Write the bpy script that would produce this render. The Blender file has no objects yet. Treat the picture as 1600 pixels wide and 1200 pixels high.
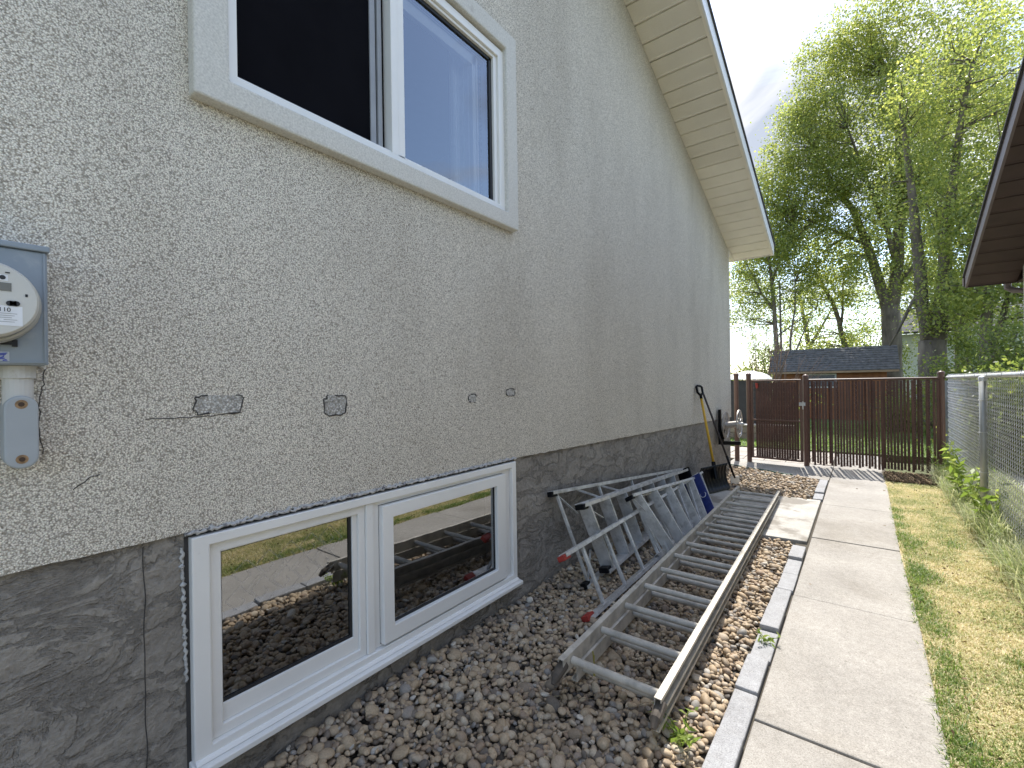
import bpy, bmesh, math, random
import numpy as np
from mathutils import Vector, Matrix, noise as mnoise

random.seed(7)
rng = np.random.default_rng(7)
C = bpy.context.scene.collection
sc = bpy.context.scene
R = math.radians

# ------------------------------------------------------------------ camera
cam = bpy.data.cameras.new("camera")
cam.lens = 16.0
cam.sensor_width = 36.0
cam.clip_start = 0.05
cam.clip_end = 600.0
camo = bpy.data.objects.new("camera", cam)
C.objects.link(camo)
right = Vector((0.79282, 0.60926, -0.01529))
up = Vector((0.01233, 0.00904, 0.99988))
fwd = Vector((-0.60933, 0.79292, 0.00035))
camo.matrix_world = Matrix(((right.x, up.x, -fwd.x, 0.0), (right.y, up.y, -fwd.y, 0.0),
                            (right.z, up.z, -fwd.z, 1.33), (0, 0, 0, 1)))
sc.camera = camo

# ------------------------------------------------------------------ sky, sun, exposure
SUN_DIR = Vector((-0.092, 0.575, 1.0)).normalized()
SUN_EL = math.asin(SUN_DIR.z)
SUN_AZ = math.atan2(SUN_DIR.x, SUN_DIR.y)
w = bpy.data.worlds.new("World")
sc.world = w
w.use_nodes = True
nt = w.node_tree
nt.nodes.clear()
n_out = nt.nodes.new("ShaderNodeOutputWorld")
n_bg = nt.nodes.new("ShaderNodeBackground")
n_sky = nt.nodes.new("ShaderNodeTexSky")
n_sky.sky_type = 'NISHITA'
n_sky.sun_disc = False
n_sky.sun_elevation = SUN_EL
n_sky.sun_rotation = SUN_AZ
n_sky.air_density = 1.0
n_sky.dust_density = 0.9
n_sky.ozone_density = 1.0
n_tc = nt.nodes.new("ShaderNodeTexCoord")
n_map = nt.nodes.new("ShaderNodeMapping")
n_map.inputs['Location'].default_value = (8.3042, 11.5993, 0.4011)
n_map.inputs['Scale'].default_value = (1.0, 1.6, 3.2)
n_noise = nt.nodes.new("ShaderNodeTexNoise")
n_noise.inputs['Scale'].default_value = 1.5
n_noise.inputs['Detail'].default_value = 7.0
n_noise.inputs['Roughness'].default_value = 0.55
n_noise.inputs['Distortion'].default_value = 0.35
n_ramp = nt.nodes.new("ShaderNodeValToRGB")
n_ramp.color_ramp.elements[0].position = 0.44
n_ramp.color_ramp.elements[1].position = 0.60
n_mix = nt.nodes.new("ShaderNodeMix")
n_mix.data_type = 'RGBA'
n_cl = nt.nodes.new("ShaderNodeTexNoise")
n_cl.inputs['Scale'].default_value = 2.6
n_cl.inputs['Detail'].default_value = 6.0
n_cl.inputs['Distortion'].default_value = 0.6
n_cr = nt.nodes.new("ShaderNodeValToRGB")
n_cr.color_ramp.elements[0].position = 0.42
n_cr.color_ramp.elements[0].color = (0.38, 0.42, 0.50, 1)
n_cr.color_ramp.elements[1].position = 0.66
n_cr.color_ramp.elements[1].color = (0.90, 0.875, 0.84, 1)
n_sc = nt.nodes.new("ShaderNodeVectorMath")
n_sc.operation = 'SCALE'
n_sc.inputs['Scale'].default_value = 4.1
SKY_STRENGTH = 0.15
n_bg.inputs['Strength'].default_value = SKY_STRENGTH
L = nt.links.new
L(n_tc.outputs['Generated'], n_map.inputs['Vector'])
L(n_map.outputs['Vector'], n_noise.inputs['Vector'])
L(n_noise.outputs['Fac'], n_ramp.inputs['Fac'])
L(n_ramp.outputs['Color'], n_mix.inputs['Factor'])
L(n_sky.outputs['Color'], n_mix.inputs['A'])
L(n_map.outputs['Vector'], n_cl.inputs['Vector'])
L(n_cl.outputs['Fac'], n_cr.inputs['Fac'])
L(n_cr.outputs['Color'], n_sc.inputs[0])
L(n_sc.outputs['Vector'], n_mix.inputs['B'])
L(n_mix.outputs['Result'], n_bg.inputs['Color'])
L(n_bg.outputs['Background'], n_out.inputs['Surface'])

sun = bpy.data.lights.new("sun", 'SUN')
sun.energy = 2.6
sun.angle = R(0.53)
sun.color = (1.0, 0.955, 0.89)
suno = bpy.data.objects.new("sun", sun)
C.objects.link(suno)
suno.location = SUN_DIR * 60
suno.rotation_euler = SUN_DIR.to_track_quat('Z', 'Y').to_euler()

sc.view_settings.view_transform = 'Standard'
sc.view_settings.look = 'None'
sc.view_settings.gamma = 1.0
sc.view_settings.use_curve_mapping = False
sc.view_settings.exposure = 1.47
sc.cycles.max_bounces = 8
sc.cycles.transparent_max_bounces = 16
sc.cycles.use_denoising = True

# ------------------------------------------------------------------ materials
MATS = {}


def newmat(name):
    m = bpy.data.materials.new(name)
    m.use_nodes = True
    t = m.node_tree
    b = t.nodes.get("Principled BSDF")
    MATS[name] = m
    return m, t, b


def rampnode(t, stops, interp='LINEAR'):
    r = t.nodes.new("ShaderNodeValToRGB")
    r.color_ramp.interpolation = interp
    e = r.color_ramp.elements
    while len(e) > 1:
        e.remove(e[-1])
    e[0].position = stops[0][0]
    e[0].color = (*stops[0][1], 1)
    for p, c in stops[1:]:
        x = e.new(p)
        x.color = (*c, 1)
    return r


def pos(t, scale=(1, 1, 1)):
    g = t.nodes.new("ShaderNodeNewGeometry")
    mp = t.nodes.new("ShaderNodeMapping")
    mp.inputs['Scale'].default_value = scale
    t.links.new(g.outputs['Position'], mp.inputs['Vector'])
    return mp.outputs['Vector']


def objpos(t, scale=(1, 1, 1)):
    g = t.nodes.new("ShaderNodeTexCoord")
    mp = t.nodes.new("ShaderNodeMapping")
    mp.inputs['Scale'].default_value = scale
    t.links.new(g.outputs['Object'], mp.inputs['Vector'])
    return mp.outputs['Vector']


def noisen(t, vec, scale, detail=4, rough=0.55, dist=0.0):
    n = t.nodes.new("ShaderNodeTexNoise")
    n.inputs['Scale'].default_value = scale
    n.inputs['Detail'].default_value = detail
    n.inputs['Roughness'].default_value = rough
    n.inputs['Distortion'].default_value = dist
    t.links.new(vec, n.inputs['Vector'])
    return n.outputs['Fac']


def mixc(t, fac, a, b, blend='MIX'):
    m = t.nodes.new("ShaderNodeMix")
    m.data_type = 'RGBA'
    m.blend_type = blend
    for s, v in (('Factor', fac), ('A', a), ('B', b)):
        sock = m.inputs[s] if s != 'Factor' else m.inputs[0]
        if isinstance(v, (int, float)):
            sock.default_value = v
        elif isinstance(v, tuple):
            sock.default_value = (*v, 1)
        else:
            t.links.new(v, sock)
    return m.outputs['Result']


def mathn(t, op, a, b=0.0):
    m = t.nodes.new("ShaderNodeMath")
    m.operation = op
    for i, v in enumerate((a, b)):
        if isinstance(v, (int, float)):
            m.inputs[i].default_value = v
        else:
            t.links.new(v, m.inputs[i])
    return m.outputs[0]


def bumpn(t, b, height, strength=0.4, dist=0.01, prev=None):
    n = t.nodes.new("ShaderNodeBump")
    n.inputs['Strength'].default_value = strength
    n.inputs['Distance'].default_value = dist
    t.links.new(height, n.inputs['Height'])
    if prev is not None:
        t.links.new(prev, n.inputs['Normal'])
    if b is not None:
        t.links.new(n.outputs['Normal'], b.inputs['Normal'])
    return n.outputs['Normal']


def pmat(name, col, rough=0.6, metal=0.0, var=0.15, vscale=6.0, bump=0.0, bscale=150.0, dirt=None, dscale=3.0, dlow=0.55, dhigh=0.75, scale=(1, 1, 1), spec=0.5):
    m, t, b = newmat(name)
    v = pos(t, scale)
    f = noisen(t, v, vscale, 5)
    lo = tuple(c * (1 - var) for c in col)
    hi = tuple(min(1, c * (1 + var)) for c in col)
    r = rampnode(t, [(0.3, lo), (0.7, hi)])
    t.links.new(f, r.inputs['Fac'])
    out = r.outputs['Color']
    if dirt:
        d = noisen(t, v, dscale, 8, 0.65)
        rr = rampnode(t, [(dlow, (0, 0, 0)), (dhigh, (1, 1, 1))])
        t.links.new(d, rr.inputs['Fac'])
        out = mixc(t, rr.outputs['Color'], out, dirt)
    t.links.new(out, b.inputs['Base Color'])
    b.inputs['Roughness'].default_value = rough
    b.inputs['Metallic'].default_value = metal
    if bump:
        bumpn(t, b, noisen(t, v, bscale, 4), bump, 0.004)
    b.inputs['Specular IOR Level'].default_value = spec
    return m


def stucco_mat(name, tone=(1.0, 0.935, 0.835), scale=255.0, lift=1.07):
    m, t, b = newmat(name)
    v = pos(t)
    vo = t.nodes.new("ShaderNodeTexVoronoi")
    vo.inputs['Scale'].default_value = scale
    vo.inputs['Randomness'].default_value = 1.0
    t.links.new(v, vo.inputs['Vector'])
    sp = t.nodes.new("ShaderNodeSeparateColor")
    t.links.new(vo.outputs['Color'], sp.inputs['Color'])
    T = lambda g: tuple(min(1, g * lift * k) for k in tone)
    r = rampnode(t, [(0.0, T(0.34)), (0.12, T(0.52)), (0.35, T(0.67)), (0.65, T(0.77)), (0.88, T(0.88)), (1.0, T(0.98))])
    t.links.new(sp.outputs['Red'], r.inputs['Fac'])
    edge = rampnode(t, [(0.3, (1, 1, 1)), (0.68, (0.58, 0.55, 0.50))])
    t.links.new(vo.outputs['Distance'], edge.inputs['Fac'])
    c = mixc(t, 1.0, r.outputs['Color'], edge.outputs['Color'], 'MULTIPLY')
    n2 = noisen(t, v, scale * 0.7, 3, 0.75)
    r3 = rampnode(t, [(0.32, (0.78, 0.775, 0.76)), (0.5, (1, 1, 1)), (0.7, (1.14, 1.14, 1.13))])
    t.links.new(n2, r3.inputs['Fac'])
    c = mixc(t, 1.0, c, r3.outputs['Color'], 'MULTIPLY')
    big = noisen(t, pos(t, (1, 1, 0.35)), 1.7, 6, 0.6)
    r2 = rampnode(t, [(0.28, (0.84, 0.83, 0.81)), (0.5, (0.99, 0.99, 0.98)), (0.75, (1.07, 1.07, 1.06))])
    t.links.new(big, r2.inputs['Fac'])
    c = mixc(t, 1.0, c, r2.outputs['Color'], 'MULTIPLY')
    t.links.new(c, b.inputs['Base Color'])
    b.inputs['Roughness'].default_value = 0.85
    inv = mathn(t, 'SUBTRACT', 1.0, vo.outputs['Distance'])
    h = mathn(t, 'ADD', inv, mathn(t, 'MULTIPLY', sp.outputs['Green'], 0.8))
    bumpn(t, b, h, 0.55, 0.004)
    return m


def parge_mat():
    m, t, b = newmat("parging")
    v = pos(t)
    n1 = noisen(t, pos(t, (1, 1, 1.5)), 3.0, 9, 0.66, 0.3)
    n2 = noisen(t, v, 42, 5, 0.6)
    n3 = noisen(t, v, 260, 2, 0.5)
    r = rampnode(t, [(0.25, (0.225, 0.203, 0.176)), (0.5, (0.295, 0.269, 0.236)), (0.75, (0.375, 0.345, 0.305))])
    t.links.new(n1, r.inputs['Fac'])
    r2 = rampnode(t, [(0.3, (0.78, 0.78, 0.78)), (0.7, (1.16, 1.16, 1.15))])
    t.links.new(n2, r2.inputs['Fac'])
    c = mixc(t, 1.0, r.outputs['Color'], r2.outputs['Color'], 'MULTIPLY')
    # crease lines left by the trowel
    w1 = noisen(t, pos(t, (1, 1.0, 2.0)), 4.2, 7, 0.62, 0.7)
    ridge = mathn(t, 'ABSOLUTE', mathn(t, 'SUBTRACT', w1, 0.5))
    rr = rampnode(t, [(0.0, (0.55, 0.53, 0.50)), (0.006, (0.78, 0.77, 0.76)), (0.016, (1, 1, 1))])
    t.links.new(ridge, rr.inputs['Fac'])
    msk = noisen(t, v, 2.6, 3)
    rm = rampnode(t, [(0.50, (0, 0, 0)), (0.60, (1, 1, 1))])
    t.links.new(msk, rm.inputs['Fac'])
    c2 = mixc(t, 1.0, c, rr.outputs['Color'], 'MULTIPLY')
    c = mixc(t, rm.outputs['Color'], c, c2)
    t.links.new(c, b.inputs['Base Color'])
    b.inputs['Roughness'].default_value = 0.9
    rb = rampnode(t, [(0.0, (0, 0, 0)), (0.04, (1, 1, 1))])
    t.links.new(ridge, rb.inputs['Fac'])
    nn = bumpn(t, None, rb.outputs['Color'], 0.8, 0.010)
    nn = bumpn(t, None, n1, 0.6, 0.045, nn)
    nn = bumpn(t, None, n2, 0.8, 0.014, nn)
    bumpn(t, b, n3, 0.35, 0.003, nn)
    return m


def concrete_mat(name, col, stain=None):
    m, t, b = newmat(name)
    v = pos(t)
    n1 = noisen(t, v, 2.3, 7, 0.6)
    n2 = noisen(t, v, 210, 4, 0.65)
    n3 = noisen(t, v, 28, 5, 0.6)
    r = rampnode(t, [(0.3, tuple(c * 0.86 for c in col)), (0.7, tuple(c * 1.12 for c in col))])
    t.links.new(n1, r.inputs['Fac'])
    r2 = rampnode(t, [(0.30, (0.50, 0.48, 0.46)), (0.45, (0.96, 0.96, 0.96)), (0.55, (1.02, 1.02, 1.02)), (0.70, (1.40, 1.39, 1.36))])
    t.links.new(n2, r2.inputs['Fac'])
    c = mixc(t, 1.0, r.outputs['Color'], r2.outputs['Color'], 'MULTIPLY')
    r3 = rampnode(t, [(0.3, (0.88, 0.87, 0.86)), (0.7, (1.08, 1.08, 1.08))])
    t.links.new(n3, r3.inputs['Fac'])
    c = mixc(t, 1.0, c, r3.outputs['Color'], 'MULTIPLY')
    blot = noisen(t, v, 1.15, 8, 0.7, 0.4)
    rbl = rampnode(t, [(0.34, (0.84, 0.82, 0.79)), (0.47, (0.97, 0.965, 0.96)), (0.6, (1, 1, 1)), (0.72, (1.05, 1.05, 1.05))])
    t.links.new(blot, rbl.inputs['Fac'])
    c = mixc(t, 1.0, c, rbl.outputs['Color'], 'MULTIPLY')
    spot = noisen(t, v, 46, 3, 0.5)
    rsp = rampnode(t, [(0.24, (0.62, 0.59, 0.55)), (0.30, (1, 1, 1))])
    t.links.new(spot, rsp.inputs['Fac'])
    c = mixc(t, 1.0, c, rsp.outputs['Color'], 'MULTIPLY')
    if stain:
        s = noisen(t, v, 2.1, 5, 0.6)
        rs = rampnode(t, [(0.52, (0, 0, 0)), (0.6, (1, 1, 1))])
        t.links.new(s, rs.inputs['Fac'])
        c = mixc(t, rs.outputs['Color'], c, stain)
    t.links.new(c, b.inputs['Base Color'])
    b.inputs['Roughness'].default_value = 0.88
    nn = bumpn(t, None, n2, 0.3, 0.002)
    bumpn(t, b, n3, 0.25, 0.006, nn)
    return m


def island_mat(name, stops, rough=0.7, transl=0.0, tcol=None, grain=0.0, patch=None, spec=0.5, shift=0.0):
    """colour picked per loose piece of the mesh"""
    m, t, b = newmat(name)
    g = t.nodes.new("ShaderNodeNewGeometry")
    r = rampnode(t, stops)
    fac = g.outputs['Random Per Island']
    if patch:
        v = pos(t)
        n = noisen(t, v, patch, 3)
        rp = rampnode(t, [(0.36, (0, 0, 0)), (0.64, (1, 1, 1))])
        t.links.new(n, rp.inputs['Fac'])
        fac = mathn(t, 'ADD', mathn(t, 'MULTIPLY', fac, 0.56), mathn(t, 'MULTIPLY', rp.outputs['Color'], 0.44))
    t.links.new(fac, r.inputs['Fac'])
    c = r.outputs['Color']
    if grain:
        n = noisen(t, pos(t), 140, 5, 0.65)
        rg = rampnode(t, [(0.3, (1 - grain,) * 3), (0.7, (1 + grain,) * 3)])
        t.links.new(n, rg.inputs['Fac'])
        c = mixc(t, 1.0, c, rg.outputs['Color'], 'MULTIPLY')
        bumpn(t, b, n, 0.2, 0.002)
    t.links.new(c, b.inputs['Base Color'])
    b.inputs['Roughness'].default_value = rough
    b.inputs['Specular IOR Level'].default_value = spec
    if transl:
        tr = t.nodes.new("ShaderNodeBsdfTranslucent")
        tc = mixc(t, 1.0, c, tcol, 'MULTIPLY')
        t.links.new(tc, tr.inputs['Color'])
        ms = t.nodes.new("ShaderNodeMixShader")
        ms.inputs['Fac'].default_value = transl
        t.links.new(b.outputs['BSDF'], ms.inputs[1])
        t.links.new(tr.outputs['BSDF'], ms.inputs[2])
        t.links.new(ms.outputs['Shader'], t.nodes['Material Output'].inputs['Surface'])
    return m


def glass_mat(name, ior, tint=(0.75, 0.8, 0.8)):
    m, t, b = newmat(name)
    t.nodes.remove(b)
    tr = t.nodes.new("ShaderNodeBsdfTransparent")
    tr.inputs['Color'].default_value = (*tint, 1)
    gl = t.nodes.new("ShaderNodeBsdfGlossy")
    gl.inputs['Roughness'].default_value = 0.0
    gl.inputs['Color'].default_value = (0.93, 0.96, 1.0, 1)
    fr = t.nodes.new("ShaderNodeFresnel")
    fr.inputs['IOR'].default_value = ior
    n = noisen(t, pos(t), 3.0, 2)
    nn = bumpn(t, None, n, 0.05, 0.01)
    t.links.new(nn, gl.inputs['Normal'])
    ms = t.nodes.new("ShaderNodeMixShader")
    t.links.new(fr.outputs['Fac'], ms.inputs['Fac'])
    t.links.new(tr.outputs['BSDF'], ms.inputs[1])
    t.links.new(gl.outputs['BSDF'], ms.inputs[2])
    t.links.new(ms.outputs['Shader'], t.nodes['Material Output'].inputs['Surface'])
    return m


def soffit_mat(name, col, perf=True):
    m, t, b = newmat(name)
    v = pos(t, (160, 160, 0))
    vo = t.nodes.new("ShaderNodeTexVoronoi")
    vo.voronoi_dimensions = '2D'
    vo.inputs['Randomness'].default_value = 0.0
    vo.inputs['Scale'].default_value = 1.0
    t.links.new(v, vo.inputs['Vector'])
    r = rampnode(t, [(0.20, (0.45, 0.43, 0.4)), (0.28, (1, 1, 1))])
    t.links.new(vo.outputs['Distance'], r.inputs['Fac'])
    n = noisen(t, pos(t), 4, 4)
    rv = rampnode(t, [(0.3, tuple(c * 0.95 for c in col)), (0.7, tuple(c * 1.04 for c in col))])
    t.links.new(n, rv.inputs['Fac'])
    c = rv.outputs['Color']
    if perf:
        c = mixc(t, 1.0, c, r.outputs['Color'], 'MULTIPLY')
    t.links.new(c, b.inputs['Base Color'])
    b.inputs['Roughness'].default_value = 0.5
    return m


M_stucco = stucco_mat("pebble_stucco")
M_patch = stucco_mat("patched_stucco", (0.99, 0.97, 0.93), 170, 0.78)
M_parge = parge_mat()
M_trim = pmat("smooth_stucco_trim", (0.62, 0.60, 0.55), 0.85, var=0.17, vscale=150, bump=0.6, bscale=180, dirt=(0.45, 0.42, 0.38), dscale=9, dlow=0.62, dhigh=0.8)
M_vinyl = pmat("white_vinyl", (0.80, 0.79, 0.76), 0.35, var=0.04, vscale=3, dirt=(0.50, 0.48, 0.44), dscale=14, dlow=0.66, dhigh=0.82)
M_gasket = pmat("black_gasket", (0.015, 0.016, 0.018), 0.5)
M_caulk = pmat("old_caulk", (0.50, 0.495, 0.48), 0.8, var=0.2, vscale=40, bump=0.6, bscale=120, dirt=(0.2, 0.19, 0.19), dscale=50, dlow=0.52, dhigh=0.62)
M_crack = pmat("crack_shadow", (0.05, 0.047, 0.045), 0.95)
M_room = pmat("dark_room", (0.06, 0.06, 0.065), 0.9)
M_curtain = pmat("curtain", (0.88, 0.89, 0.90), 0.9)
M_screen = pmat("insect_screen", (0.006, 0.006, 0.008), 0.9, spec=0.05)
M_glass_low = glass_mat("low_e_glass", 3.3, (0.35, 0.38, 0.37))
M_glass_up = glass_mat("upper_glass", 2.5, (0.94, 0.96, 0.97))
M_etch = pmat("etched_film", (0.55, 0.55, 0.52), 0.8)
M_soffit_p = soffit_mat("perforated_soffit", (0.84, 0.79, 0.69), True)
M_soffit = soffit_mat("plain_soffit", (0.84, 0.79, 0.69), False)
M_fascia = pmat("white_fascia", (0.78, 0.79, 0.80), 0.4, var=0.04)
M_shingle = pmat("asphalt_shingle", (0.06, 0.06, 0.064), 0.9, var=0.4, vscale=40, bump=0.6, bscale=200)
M_path = concrete_mat("path_concrete", (0.35, 0.332, 0.302))
M_pad = concrete_mat("pad_concrete", (0.45, 0.435, 0.40), (0.24, 0.22, 0.19))
M_joint = pmat("joint_soil", (0.07, 0.06, 0.045), 0.95)
M_paver = concrete_mat("grey_paver", (0.345, 0.35, 0.36))
M_patio = concrete_mat("patio_paver", (0.42, 0.38, 0.33))
M_block = concrete_mat("retaining_block", (0.30, 0.26, 0.22))
M_soil = pmat("gravel_soil", (0.10, 0.085, 0.065), 0.95, var=0.4, vscale=30, bump=0.8, bscale=80)
M_ground = pmat("yard_ground", (0.11, 0.12, 0.05), 0.95, var=0.5, vscale=2, bump=0.8, bscale=40)
M_thatch = pmat("dry_thatch", (0.52, 0.43, 0.26), 0.95, var=0.35, vscale=30, bump=0.9, bscale=160)
M_lawn = pmat("back_lawn", (0.095, 0.14, 0.03), 0.9, var=0.5, vscale=18, bump=0.9, bscale=90)
M_sidegravel = pmat("crushed_gravel", (0.42, 0.41, 0.39), 0.9, var=0.35, vscale=60, bump=0.9, bscale=110)
M_pebble = island_mat("river_pebbles", [(0.0, (0.113, 0.100, 0.086)), (0.08, (0.216, 0.175, 0.134)), (0.22, (0.351, 0.266, 0.173)), (0.42, (0.454, 0.356, 0.239)),
                                        (0.58, (0.392, 0.291, 0.186)), (0.72, (0.495, 0.421, 0.316)), (0.84, (0.299, 0.210, 0.138)), (0.95, (0.268, 0.251, 0.225)), (1.0, (0.598, 0.542, 0.449))], 0.62, grain=0.2, spec=0.3)
M_leaf = island_mat("tree_leaves", [(0.0, (0.10, 0.132, 0.045)), (0.5, (0.145, 0.177, 0.06)), (1.0, (0.235, 0.247, 0.088))], 0.34, 0.58, (3.2, 3.05, 1.9), spec=0.6)
M_leaf2 = island_mat("hedge_leaves", [(0.0, (0.085, 0.115, 0.035)), (0.5, (0.12, 0.16, 0.048)), (1.0, (0.19, 0.215, 0.07))], 0.42, 0.5, (2.7, 2.6, 1.6), spec=0.6)
M_weed = island_mat("weed_leaves", [(0.0, (0.09, 0.16, 0.03)), (0.6, (0.14, 0.22, 0.045)), (1.0, (0.24, 0.28, 0.09))], 0.5, 0.4, (1.8, 1.9, 1.2))
M_weedtall = island_mat("tall_weed_leaves", [(0.0, (0.16, 0.23, 0.05)), (0.6, (0.23, 0.31, 0.075)), (1.0, (0.36, 0.40, 0.14))], 0.5, 0.45, (1.7, 1.75, 1.2))
M_grass = island_mat("dry_grass", [(0.0, (0.14, 0.21, 0.045)), (0.25, (0.25, 0.30, 0.085)), (0.42, (0.44, 0.43, 0.18)), (0.6, (0.60, 0.54, 0.31)), (0.8, (0.66, 0.58, 0.36)), (1.0, (0.80, 0.74, 0.54))], 0.6, 0.3, (1.3, 1.28, 1.1), patch=2.7)
M_tallgrass = island_mat("tall_grass", [(0.0, (0.17, 0.24, 0.08)), (0.5, (0.33, 0.37, 0.20)), (1.0, (0.55, 0.54, 0.38))], 0.6, 0.35, (1.6, 1.6, 1.2))
M_bark = pmat("tree_bark", (0.15, 0.125, 0.098), 0.95, var=0.45, vscale=7, bump=0.9, bscale=30, scale=(1, 1, 0.35))
M_twig = pmat("bare_twigs", (0.17, 0.115, 0.085), 0.9, var=0.3)
M_alu = pmat("worn_aluminium", (0.66, 0.65, 0.63), 0.40, 0.40, var=0.18, vscale=12, bump=0.15, bscale=120, dirt=(0.33, 0.32, 0.30), dscale=16, dlow=0.5, dhigh=0.75)
M_alu_old = pmat("oxidised_aluminium", (0.53, 0.495, 0.43), 0.55, 0.25, var=0.2, vscale=14, bump=0.25, bscale=160, dirt=(0.24, 0.225, 0.20), dscale=11, dlow=0.52, dhigh=0.8)
M_black = pmat("black_plastic", (0.008, 0.008, 0.009), 0.32, var=0.2, spec=0.14)
M_dark = pmat("dark_inside", (0.09, 0.075, 0.06), 0.8, var=0.3, vscale=30)
M_red = pmat("red_rubber", (0.34, 0.035, 0.025), 0.55, var=0.2, vscale=40)
M_blue = pmat("blue_label", (0.015, 0.03, 0.15), 0.4, var=0.2, vscale=30, dirt=(0.3, 0.32, 0.4), dscale=60, dlow=0.66, dhigh=0.7)
M_white = pmat("white_print", (0.75, 0.76, 0.77), 0.5)
M_yellow = pmat("yellow_handle", (0.62, 0.36, 0.025), 0.4, var=0.12)
M_brownmetal = pmat("brown_coated_metal", (0.12, 0.066, 0.050), 0.42, var=0.15)
M_slat = pmat("brown_plastic_slat", (0.090, 0.044, 0.034), 0.5, var=0.25, vscale=5)
M_galv = pmat("galvanised_steel", (0.66, 0.67, 0.67), 0.42, 0.5, var=0.15, vscale=10)
M_reel = pmat("reel_metal", (0.50, 0.47, 0.44), 0.45, 0.6, var=0.15, vscale=20, dirt=(0.22, 0.15, 0.1), dscale=25, dlow=0.55, dhigh=0.75)
M_box = pmat("meter_box_paint", (0.27, 0.31, 0.345), 0.42, var=0.1, vscale=9, dirt=(0.36, 0.38, 0.40), dscale=18, dlow=0.55, dhigh=0.75)
M_face = pmat("meter_face", (0.60, 0.59, 0.54), 0.35, var=0.05)
M_ring = pmat("meter_ring", (0.46, 0.46, 0.43), 0.4, 0.3, var=0.1)
M_lcd = pmat("lcd_grey", (0.17, 0.165, 0.14), 0.25)
M_pvc = pmat("pvc_pipe", (0.58, 0.57, 0.54), 0.5, var=0.08, dirt=(0.36, 0.3, 0.22), dscale=20, dlow=0.6, dhigh=0.8)
M_pvc_grey = pmat("grey_pvc", (0.36, 0.385, 0.40), 0.5, var=0.08)
M_rust = pmat("rust_stain", (0.30, 0.19, 0.10), 0.8, var=0.4, vscale=80)
M_rust_dark = pmat("rusty_screw", (0.06, 0.035, 0.022), 0.7)
M_wire_blue = pmat("blue_ink", (0.05, 0.08, 0.42), 0.6)
M_nb_soffit = pmat("brown_soffit", (0.070, 0.042, 0.035), 0.55, var=0.15)
M_nb_fascia = pmat("brown_fascia", (0.19, 0.15, 0.145), 0.5, var=0.1)
M_nb_wall = stucco_mat("neighbour_stucco", (1.0, 0.98, 0.94), 60, 1.1)
M_shedwall = pmat("shed_boards", (0.30, 0.12, 0.05), 0.75, var=0.2, vscale=7, scale=(1, 1, 0.2))
M_shedroof = pmat("shed_shingles", (0.115, 0.11, 0.108), 0.9, var=0.45, vscale=9, bump=0.6, bscale=80)
M_cedar = pmat("brown_boards", (0.13, 0.05, 0.03), 0.7, var=0.25)
M_siding = pmat("pale_siding", (0.66, 0.66, 0.65), 0.6, var=0.04)
M_tarp = pmat("white_sheet", (0.78, 0.78, 0.77), 0.6, var=0.06)
M_board = pmat("weathered_boards", (0.24, 0.27, 0.31), 0.8, var=0.2, vscale=5)
M_hose = pmat("green_hose", (0.04, 0.11, 0.07), 0.5)
M_dryleaf = island_mat("dead_leaves", [(0.0, (0.10, 0.06, 0.03)), (1.0, (0.25, 0.17, 0.08))], 0.8)
M_straw = island_mat("dry_straw", [(0.0, (0.20, 0.15, 0.08)), (1.0, (0.42, 0.35, 0.22))], 0.8)

# ------------------------------------------------------------------ building helpers


def off(p):
    o = Vector((0, 0, 0))
    while p is not None:
        o += p.location
        p = p.parent
    return o


def link(name, me, mat, parent=None, loc=None, smooth=False):
    o = bpy.data.objects.new(name, me)
    C.objects.link(o)
    if mat:
        me.materials.append(mat)
    if parent is not None:
        o.parent = parent
    if loc is not None:
        o.location = loc
    if smooth:
        me.polygons.foreach_set("use_smooth", [True] * len(me.polygons))
    return o


def tag(o, label=None, cat=None, group=None, kind=None):
    if label: o["label"] = label
    if cat: o["category"] = cat
    if group: o["group"] = group
    if kind: o["kind"] = kind
    return o


def thing(name, label, cat, loc=(0, 0, 0), group=None):
    o = bpy.data.objects.new(name, None)
    C.objects.link(o)
    o.location = loc
    o.empty_display_size = 0.1
    return tag(o, label, cat, group)


def struct_root(name, loc=(0, 0, 0)):
    o = bpy.data.objects.new(name, None)
    C.objects.link(o)
    o.location = loc
    o["kind"] = "structure"
    return o


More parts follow.
